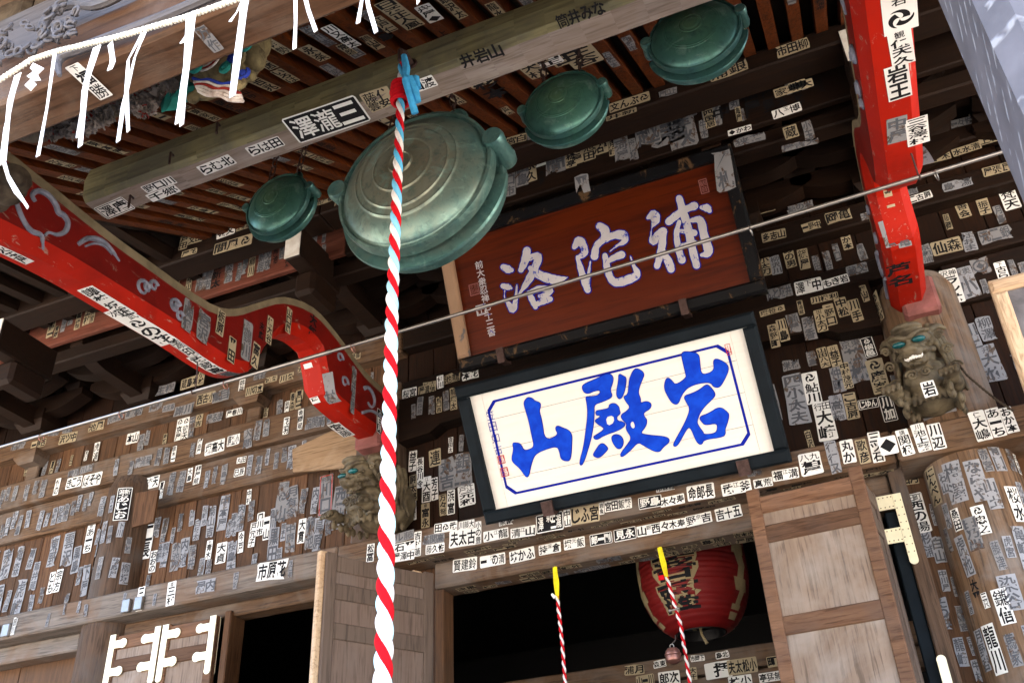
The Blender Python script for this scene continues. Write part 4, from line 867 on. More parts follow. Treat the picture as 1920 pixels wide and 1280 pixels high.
# rounded nosing of the left porch bracket
nc = on(26, 335, 'y', -3.92)
NB = MB(); [NB.ball(nc + Vector(p), r, s) for p, r, s in (((0, 0, 0), .07, (1, 1.1, .85)), ((-.06, .02, -.01), .085, (1, 1, .9)), ((-.16, .03, .0), .09, (1.2, 1, 1)), ((-.32, .03, 0), .09, (1.6, 1, 1)), ((.03, -.02, -.03), .045, (1, 1, .8)), ((-.05, -.06, .03), .035, (1.6, .6, .7)), ((-.12, -.07, .02), .03, (1.4, .6, 1.4)), ((-.08, -.05, -.06), .03, (1.8, .7, .7)))]
o = NB.build('carved_nosing', 'grey', H); remesh(o, .01, 2)

t = thing('twisted_cord', (.75, -.2, 4.2), 'twisted grey cord hanging from the open-mouthed lion towards the right', 'cord')
part('strand', 'grey', t, lambda m: twisted(m, [on(a, b, 'y', -.3) for a, b in ((1795, 680), (1812, 702), (1842, 728), (1872, 752), (1900, 770))], .008, .05, [0, 0], 6, .006), True)
# ------------------------------------------------------------------ glyphs
GL = {}
def glyph(ch, off=.028):
    if (ch, off) in GL: return GL[ch, off]
    if off == .028:
        V0, F0 = glyph(ch, 0.)
        if len(V0) > 64: GL[ch, off] = glyph(ch, .014 if len(V0) < 110 else .006); return GL[ch, off]
    cu = bpy.data.curves.new('g', 'FONT'); cu.body = ch; cu.resolution_u = 2; cu.offset = off
    o = bpy.data.objects.new('g', cu); COL.objects.link(o); bpy.context.view_layer.update()
    me = bpy.data.meshes.new_from_object(o.evaluated_get(bpy.context.evaluated_depsgraph_get()))
    vs = [(v.co.x, v.co.y) for v in me.vertices]; fs = [list(p.vertices) for p in me.polygons]
    bpy.data.objects.remove(o); bpy.data.curves.remove(cu); bpy.data.meshes.remove(me)
    if not vs: GL[ch, off] = ([], []); return GL[ch, off]
    x0, x1 = min(v[0] for v in vs), max(v[0] for v in vs); y0, y1 = min(v[1] for v in vs), max(v[1] for v in vs)
    wx, wy = max(x1 - x0, .45), max(y1 - y0, .45); cx, cy = (x0 + x1) / 2, (y0 + y1) / 2
    GL[ch, off] = ([((a - cx) / wx, (b - cy) / wy) for a, b in vs], fs); return GL[ch, off]
def swirl():      # three-comma crest
    vs, fs = [], []
    for k in range(3):
        a0 = k * 2.094; b = len(vs); n = 10
        for i in range(n + 1):
            t = i / n; a = a0 + t * 2.3; r = .18 + .28 * t; h = .17 * (1 - t) ** .8 + .01
            vs += [((r + h * .8) * math.cos(a), (r + h * .8) * math.sin(a)), ((r - h) * math.cos(a), (r - h) * math.sin(a))]
        fs += [[b + 2 * i, b + 2 * i + 1, b + 2 * i + 3, b + 2 * i + 2] for i in range(n)]
    return vs, fs
def ringg():
    vs, fs = [], []; n = 20
    for i in range(n): a = i * 6.2832 / n; vs += [(.5 * math.cos(a), .5 * math.sin(a)), (.38 * math.cos(a), .38 * math.sin(a))]
    fs += [[2 * i, 2 * i + 1, (2 * i + 3) % (2 * n), (2 * i + 2) % (2 * n)] for i in range(n)]
    b = len(vs); vs += [(.0, .26), (-.26, 0), (0, -.26), (.26, 0)]; fs.append([b, b + 1, b + 2, b + 3]); return vs, fs
GL['@', .028] = swirl(); GL['#', .028] = ringg(); GL['◆', .028] = ([(.0, .5), (-.5, 0), (0, -.5), (.5, 0)], [[0, 1, 2, 3]])
# lantern writing, wrapped round the shade
def f(m):
    zt = 4.31
    for k, ch in enumerate('世音菩薩'):
        zc = zt - .11 - k * .195 + (.0 if k < 2 else .0); hh = .185; ww = .30
        for off, dr, mi in ((.075, .004, 1), (.02, .0075, 0)):
            V, F = glyph(ch, off)
            vs = []
            sc = 1.10 if mi else 1.0
            for a, b in V:
                z = zc + b * hh * sc; r = lp(z) + dr; an = -math.pi / 2 + (a * ww * sc) / .37 - .12
                vs.append(LC + Vector((r * math.cos(an), r * math.sin(an), z)))
            m.add(vs, F, mi)
part('lantern_writing', ['ink', 'gold'], LANT, f)
for a0 in (-.35, -2.7, .75):
    def f(m):
        for k in range(9):
            z0 = 4.24 - k * .085; z1 = z0 - .085; w_ = .07 + .03 * math.sin(k * 2.4); n = 5
            vs = []
            for z in (z0, z1):
                for i in range(n + 1): an = a0 + (i / n - .5) * w_ / .38 * 1.4 + .05 * math.sin(k * 3 + (z == z1) * 1.4); r = lp(z) + .004; vs.append(LC + Vector((r * math.cos(an), r * math.sin(an), z)))
            m.add(vs, [[i, i + 1, n + 2 + i, n + 1 + i] for i in range(n)])
    part('pale_pattern', 'gold', LANT, f)
def textcol(t, F, x, y, h, s, mat, name, d=.011, off=.01, step=None, ratio=1., slant=0):
    def f(m):
        for k, ch in enumerate(s):
            V, Q = glyph(ch, off); m.add([F(x + a * h * ratio + slant * k, y - k * (step or h * 1.12) + b * h, d) for a, b in V], Q)
    part(name, mat, t, f)
def seal(t, F, x, y, w_, h, s, mat, d=.011):
    def f(m):
        e = .1 * w_
        for a0, a1, b0, b1 in ((-w_ / 2, w_ / 2, h / 2 - e, h / 2), (-w_ / 2, w_ / 2, -h / 2, -h / 2 + e), (-w_ / 2, -w_ / 2 + e, -h / 2 + e, h / 2 - e), (w_ / 2 - e, w_ / 2, -h / 2 + e, h / 2 - e)):
            m.add([F(x + a, y + b, d) for a, b in ((a0, b0), (a1, b0), (a1, b1), (a0, b1))], [[0, 1, 2, 3]])
        n = len(s); c = 2 if n > 2 else 1; r = (n + c - 1) // c
        for k, ch in enumerate(s):
            V, Q = glyph(ch, .0); cx = x + (.23 * w_ if k // r == 0 else -.23 * w_) * (c - 1); cy = y + h * .4 - (k % r + .5) * h * .8 / r
            m.add([F(cx + a * w_ * .8 / c, cy + b * h * .72 / r, d) for a, b in V], Q)
    part('seal', mat, t, f)
a, b = FW.pix(920, 778); textcol(tw, FW, a, b, .062, '笠田如古', 'bline', 'signature', off=-.006, step=.078, ratio=.9)
a, b = FW.pix(941, 861); seal(tw, FW, a, b, .05, .055, '印古', 'sred'); a, b = FW.pix(947, 884); seal(tw, FW, a, b, .055, .06, '如水', 'sred'); a, b = FW.pix(1366, 655); seal(tw, FW, a, b, .032, .07, '山', 'sred')
a, b = FB.pix(899, 497); textcol(tb, FB, a, b, .058, '前大衆忍禅七十三書', 'char', 'signature', .0085, off=.01, step=.062, slant=.0)
a, b = FB.pix(890, 543); seal(tb, FB, a, b, .075, .085, '忍禅之印', 'rpink', .0085); a, b = FB.pix(903, 581); seal(tb, FB, a, b, .075, .075, '玉山', 'char', .0085); a, b = FB.pix(1320, 350); seal(tb, FB, a, b, .055, .10, '観音', 'rpink', .0085)
# ------------------------------------------------------------------ paper slips on the timbers
class Plane:
    def __init__(s, o, U, V, where): s.o, s.U, s.V = Vector(o), Vector(U), Vector(V); s.N = s.U.cross(s.V); s.where = where; s.used = []
    def w(s, u, v, h): return s.o + s.U * u + s.V * v + s.N * h
    def pix(s, px, py):
        v = ray(px, py); t = (s.o - CAM).dot(s.N) / v.dot(s.N); q = CAM + v * t - s.o; return q.dot(s.U), q.dot(s.V)
class Cyl:
    def __init__(s, x, y, R, where): s.x, s.y, s.R, s.where = x, y, R, where; s.used = []
    def w(s, u, v, h): a = u / s.R; return Vector((s.x + (s.R + h) * math.sin(a), s.y - (s.R + h) * math.cos(a), v))
    def pix(s, px, py):
        v = ray(px, py); ox, oy = CAM.x - s.x, CAM.y - s.y; A = v.x ** 2 + v.y ** 2; B = 2 * (ox * v.x + oy * v.y); C_ = ox * ox + oy * oy - s.R ** 2; D = max(0, B * B - 4 * A * C_)
        p = CAM + v * ((-B - D ** .5) / (2 * A)); return s.R * math.atan2(p.x - s.x, -(p.y - s.y)), p.z
class Strip:      # underside of a red beam: u across, v along the curve towards the porch
    def __init__(s, x, P, where): s.x, s.P, s.where = x, P[::-1], where; s.used = []; s.L = [0]; [s.L.append(s.L[-1] + math.hypot(b[0] - a[0], b[1] - a[1])) for a, b in zip(s.P, s.P[1:])]
    def seg(s, v):
        for i in range(len(s.L) - 1):
            if v <= s.L[i + 1] or i == len(s.L) - 2:
                a, b = s.P[i], s.P[i + 1]; l = s.L[i + 1] - s.L[i]; return a, ((b[0] - a[0]) / l, (b[1] - a[1]) / l), v - s.L[i]
    def w(s, u, v, h):
        a, d, t = s.seg(v); return Vector((s.x + u, a[0] + d[0] * t + h * d[1], a[1] + d[1] * t + h * d[0]))
    def pix(s, px, py):
        best = None
        for i in range(len(s.P) - 1):
            a, b = s.P[i], s.P[i + 1]; v = ray(px, py); n = Vector((0, b[1] - a[1], -(b[0] - a[0]))); t = (Vector((0, a[0], a[1])) - CAM).dot(n) / v.dot(n); p = CAM + v * t
            k = ((p.y - a[0]) * (b[0] - a[0]) + (p.z - a[1]) * (b[1] - a[1])) / (s.L[i + 1] - s.L[i]) ** 2
            if -.02 <= k <= 1.02: 
                c = abs(p.x - s.x)
                if best is None or c < best[0]: best = (c, (p.x - s.x, s.L[i] + k * (s.L[i + 1] - s.L[i])))
        return best[1] if best else None
X, Z, Y_ = (1, 0, 0), (0, 0, 1), (0, -1, 0)
FP = lambda y, wh: Plane((0, y, 0), X, Z, wh)
UP = lambda z, wh: Plane((0, 0, z), X, Y_, wh)
sl = math.atan(.55)
SF = {'bL': FP(.026, 'the left wall boards'), 'bC': FP(.026, 'the boards left of the white plaque'), 'bR': FP(.026, 'the dark boards right of the white plaque'), 'bX': FP(.026, 'the boards right of the open-mouthed lion'),
 'rL': FP(-.035, 'the rail above the left boards'), 'mL': FP(-.088, 'the second beam of the left wall'), 'nL': FP(-.218, 'the grey beam above the left doors'), 'nC': FP(-.216, 'the beam under the white plaque'), 'nR': FP(-.278, 'the beam under the right lion'),
 'li': FP(-.053, 'the door lintel'), 'liU': UP(3.772, 'the underside of the door lintel'), 'naU': UP(3.957, 'the underside of the beam below the white plaque'), 'b2': FP(-.063, 'the beam right of the brown plaque'), 'rR': FP(-.023, 'the board row under the right beam'), 'kC': FP(-.103, 'the carved beam right of the plaques'),
 'up': FP(.026, 'the upper wall boards'), 't1': FP(-.083, 'the upper beam under the brackets'), 'tx': FP(-.123, 'the topmost beam at far right'), 'C': FP(-1.003, 'the stepped board under the eave'), 'A': FP(-1.363, 'the eave purlin'), 'pU': UP(4.882, 'the underside of the porch beam'), 'fU': UP(3.786, 'the underside of the front beam'),
 'rS': Plane((-3.357, 0, 0), (0, 1, 0), Z, 'the side of the left red beam'), 'rL_': Strip(-3.4575, QB, 'the underside of the left red beam'), 'rR_': Strip(.49, QB, 'the underside of the right red beam'),
 'rf': Plane((0, -3.3, 5.297), X, (0, -math.cos(sl), -math.sin(sl)), 'the porch rafters'), 'ib': FP(1.597, 'the beam deep inside the hall'), 'ic': FP(1.617, 'the lower beam deep inside the hall'), 'pR': Cyl(.5, .02, .262, 'the big right pillar'), 'pL': Cyl(-5.95, .02, .217, 'the left round pillar'), 'dp': FP(.055, 'the boards beside the right pillar'),
 'pf': Plane(FB.o + FB.n * .0625, FB.u, FB.v, 'the black frame of the brown plaque'), 'lp': FP(-.7, 'the right lion'), 'bk': FP(-.145, 'a bracket block')}
PAPER = {'w': ('pw', 'ink'), 'W': ('pw', 'ink'), 'y': ('py', 'ink'), 'g': ('pg', 'inkf'), 'b': ('pb', 'inkf'), 'k': ('pw', 'ink'), 'n': (None, 'ink'), 'r': ('pg', 'inkf'), 'e': ('pw', 'ink')}
WORD_ = {'w': 'white', 'W': 'bright white', 'y': 'yellowed', 'g': 'worn grey', 'b': 'faded bluish', 'k': 'black-grounded', 'n': 'paperless ink', 'r': 'red-bordered grey', 'e': 'black-bordered white'}
SLIPS = []
lift = [0]
def make_slip(sf, u, v, hu, hv, text, style, mode, rot=0., worn_=False):
    """paper of half-size hu x hv on a surface, with the writing laid on it"""
    lift[0] = (lift[0] + 1) % 7; h0 = .0012 + .0004 * lift[0]; ca, sa = math.cos(rot), math.sin(rot)
    P = lambda a, b, h: sf.w(u + a * ca - b * sa, v + a * sa + b * ca, h)
    m = MB(); pm, im = PAPER[style]
    nc = 5 if isinstance(sf, Cyl) else 1; nr = 6 if isinstance(sf, Strip) else 1
    if pm:
        if nc > 1 or nr > 1:
            vs = [P(-hu + 2 * hu * i / nc, -hv + 2 * hv * j / nr, h0) for j in range(nr + 1) for i in range(nc + 1)]
            m.add(vs, [[j * (nc + 1) + i, j * (nc + 1) + i + 1, (j + 1) * (nc + 1) + i + 1, (j + 1) * (nc + 1) + i] for j in range(nr) for i in range(nc)], 0)
        else:
            q = .12 * min(hu, hv); J = lambda: random.uniform(-.03, .03) * min(hu, hv) * (4 if worn_ else 1)
            pts = [(-hu + q, -hv), (0, -hv), (hu - q, -hv), (hu, -hv + q), (hu, 0), (hu, hv - q), (hu - q, hv), (0, hv), (-hu + q, hv), (-hu, hv - q), (-hu, 0), (-hu, -hv + q)]
            pts = [(a + J(), b + J()) for a, b in pts]
            if worn_ and random.random() < .7:
                k = random.choice((0, 3, 6, 9)); c = random.uniform(.3, 1.1) * min(hu, hv); sx, sy = (pts[k][0] > 0) * 2 - 1, (pts[k][1] > 0) * 2 - 1
                pts[k] = (sx * (hu - c * .7), sy * (hv - c * random.uniform(.5, 1.4))); 
            m.add([P(a, b, h0) for a, b in pts], [list(range(12))], 0)
    inv = style == 'k'; hi = h0 + .0006
    def rect(a0, a1, b0, b1, mi, h):
        n1 = 4 if isinstance(sf, (Cyl,)) else 1; n2 = 5 if isinstance(sf, Strip) else 1
        vs = [P(a0 + (a1 - a0) * i / n1, b0 + (b1 - b0) * j / n2, h) for j in range(n2 + 1) for i in range(n1 + 1)]; m.add(vs, [[j * (n1 + 1) + i, j * (n1 + 1) + i + 1, (j + 1) * (n1 + 1) + i + 1, (j + 1) * (n1 + 1) + i] for j in range(n2) for i in range(n1)], mi)
    mg = .1 * min(hu, hv)
    if inv: rect(-hu + mg, hu - mg, -hv + mg, hv - mg, 1, hi); hi += .0006
    if style in 'er':
        e = .09 * min(hu, hv)
        for r4 in ((-hu + mg, hu - mg, hv - mg - e, hv - mg), (-hu + mg, hu - mg, -hv + mg, -hv + mg + e), (-hu + mg, -hu + mg + e, -hv + mg, hv - mg), (hu - mg - e, hu - mg, -hv + mg, hv - mg)): rect(*r4, 2 if style == 'r' else 1, hi)
    mi = 0 if inv else 1
    small, big = text.split('/') if '/' in text else ('', text)
    if inv or style in 'er': mg *= 2.2
    U0, U1, V0, V1 = -hu + mg, hu - mg, -hv + mg, hv - mg
    def put(ch, a0, a1, b0, b1, off=.028):
        Vv, Q = glyph(ch, off) if ch not in '@#◆' else GL[ch, .028]
        cx, cy, wx, wy = (a0 + a1) / 2, (b0 + b1) / 2, (a1 - a0) * .96, (b1 - b0) * .94
        if ch in '@#◆': wx = wy = min(wx, wy)
        m.add([P(cx + a * wx, cy + b * wy, hi) for a, b in Vv], Q, mi)
    if mode == 'v':
        sh = 0
        if small:
            r = (len(small) + 1) // 2; cell = (U1 - U0) * .5; sh = min(.34 * (V1 - V0), cell * r * 1.05); 
            for k, ch in enumerate(small): c = k // r if len(small) > 1 else 0; rr = k % r; x1 = U1 - c * cell if len(small) > 1 else U1 - cell * .5; put(ch, x1 - cell, x1, V1 - (rr + 1) * sh / r, V1 - rr * sh / r, .01)
        n = len(big); H_ = (V1 - V0 - sh)
        for k, ch in enumerate(big): put(ch, U0, U1, V1 - sh - (k + 1) * H_ / n, V1 - sh - k * H_ / n)
    else:
        sh = 0
        if small:
            r = (len(small) + 1) // 2; cell = (V1 - V0) * .5; sh = min(.3 * (U1 - U0), cell * r)
            for k, ch in enumerate(small): c = k % 2; rr = k // 2; put(ch, (U0 + U1) / 2 - sh / 2 + rr * sh / r, (U0 + U1) / 2 - sh / 2 + (rr + 1) * sh / r, V1 - (c + 1) * cell, V1 - c * cell, .01)
        n = len(big); Wd = (U1 - U0 - sh)
        for k, ch in enumerate(big):
            x1 = U1 - k * Wd / n - (sh if small and k >= (n + 1) // 2 else 0); put(ch, x1 - Wd / n, x1, V0, V1)
    if not m.f: return None
    c0 = proj(P(0, 0, 0)); ea, eb = proj(P(hu, 0, 0)) - proj(P(-hu, 0, 0)), proj(P(0, hv, 0)) - proj(P(0, -hv, 0)); area = abs(ea.x * eb.y - ea.y * eb.x)
    return dict(m=m, mats=[pm or im, im, 'sred'], text=text, style=style, mode=mode, sf=sf, c=P(0, 0, h0), px=c0, area=area, dim=(ea.length, eb.length))
def slip(key, px, py, L, text, style='w', mode='v', ratio=None, rot=None):
    sf = SF[key]; uv = sf.pix(px, py)
    if uv is None: print('no hit', key, px, py, text); return
    u, v = uv; du, dv = ((0, .04) if mode == 'v' else (.04, 0))
    k = (proj(sf.w(u + du, v + dv, 0)) - proj(sf.w(u - du, v - dv, 0))).length / .08; lng = L / k
    big = text.split('/')[-1]; n = len(big) + (.7 if '/' in text else 0)
    sht = lng * (ratio or max(.26, min(.55, 1.08 / n)))
    hu, hv = (sht / 2, lng / 2) if mode == 'v' else (lng / 2, sht / 2)
    r = random.uniform(-.05, .05) if rot is None else rot
    s = make_slip(sf, u, v, hu, hv, text, style, mode, r, style in 'gb')
    sf.used.append((u, v, hu, hv))
    if s: SLIPS.append(s)
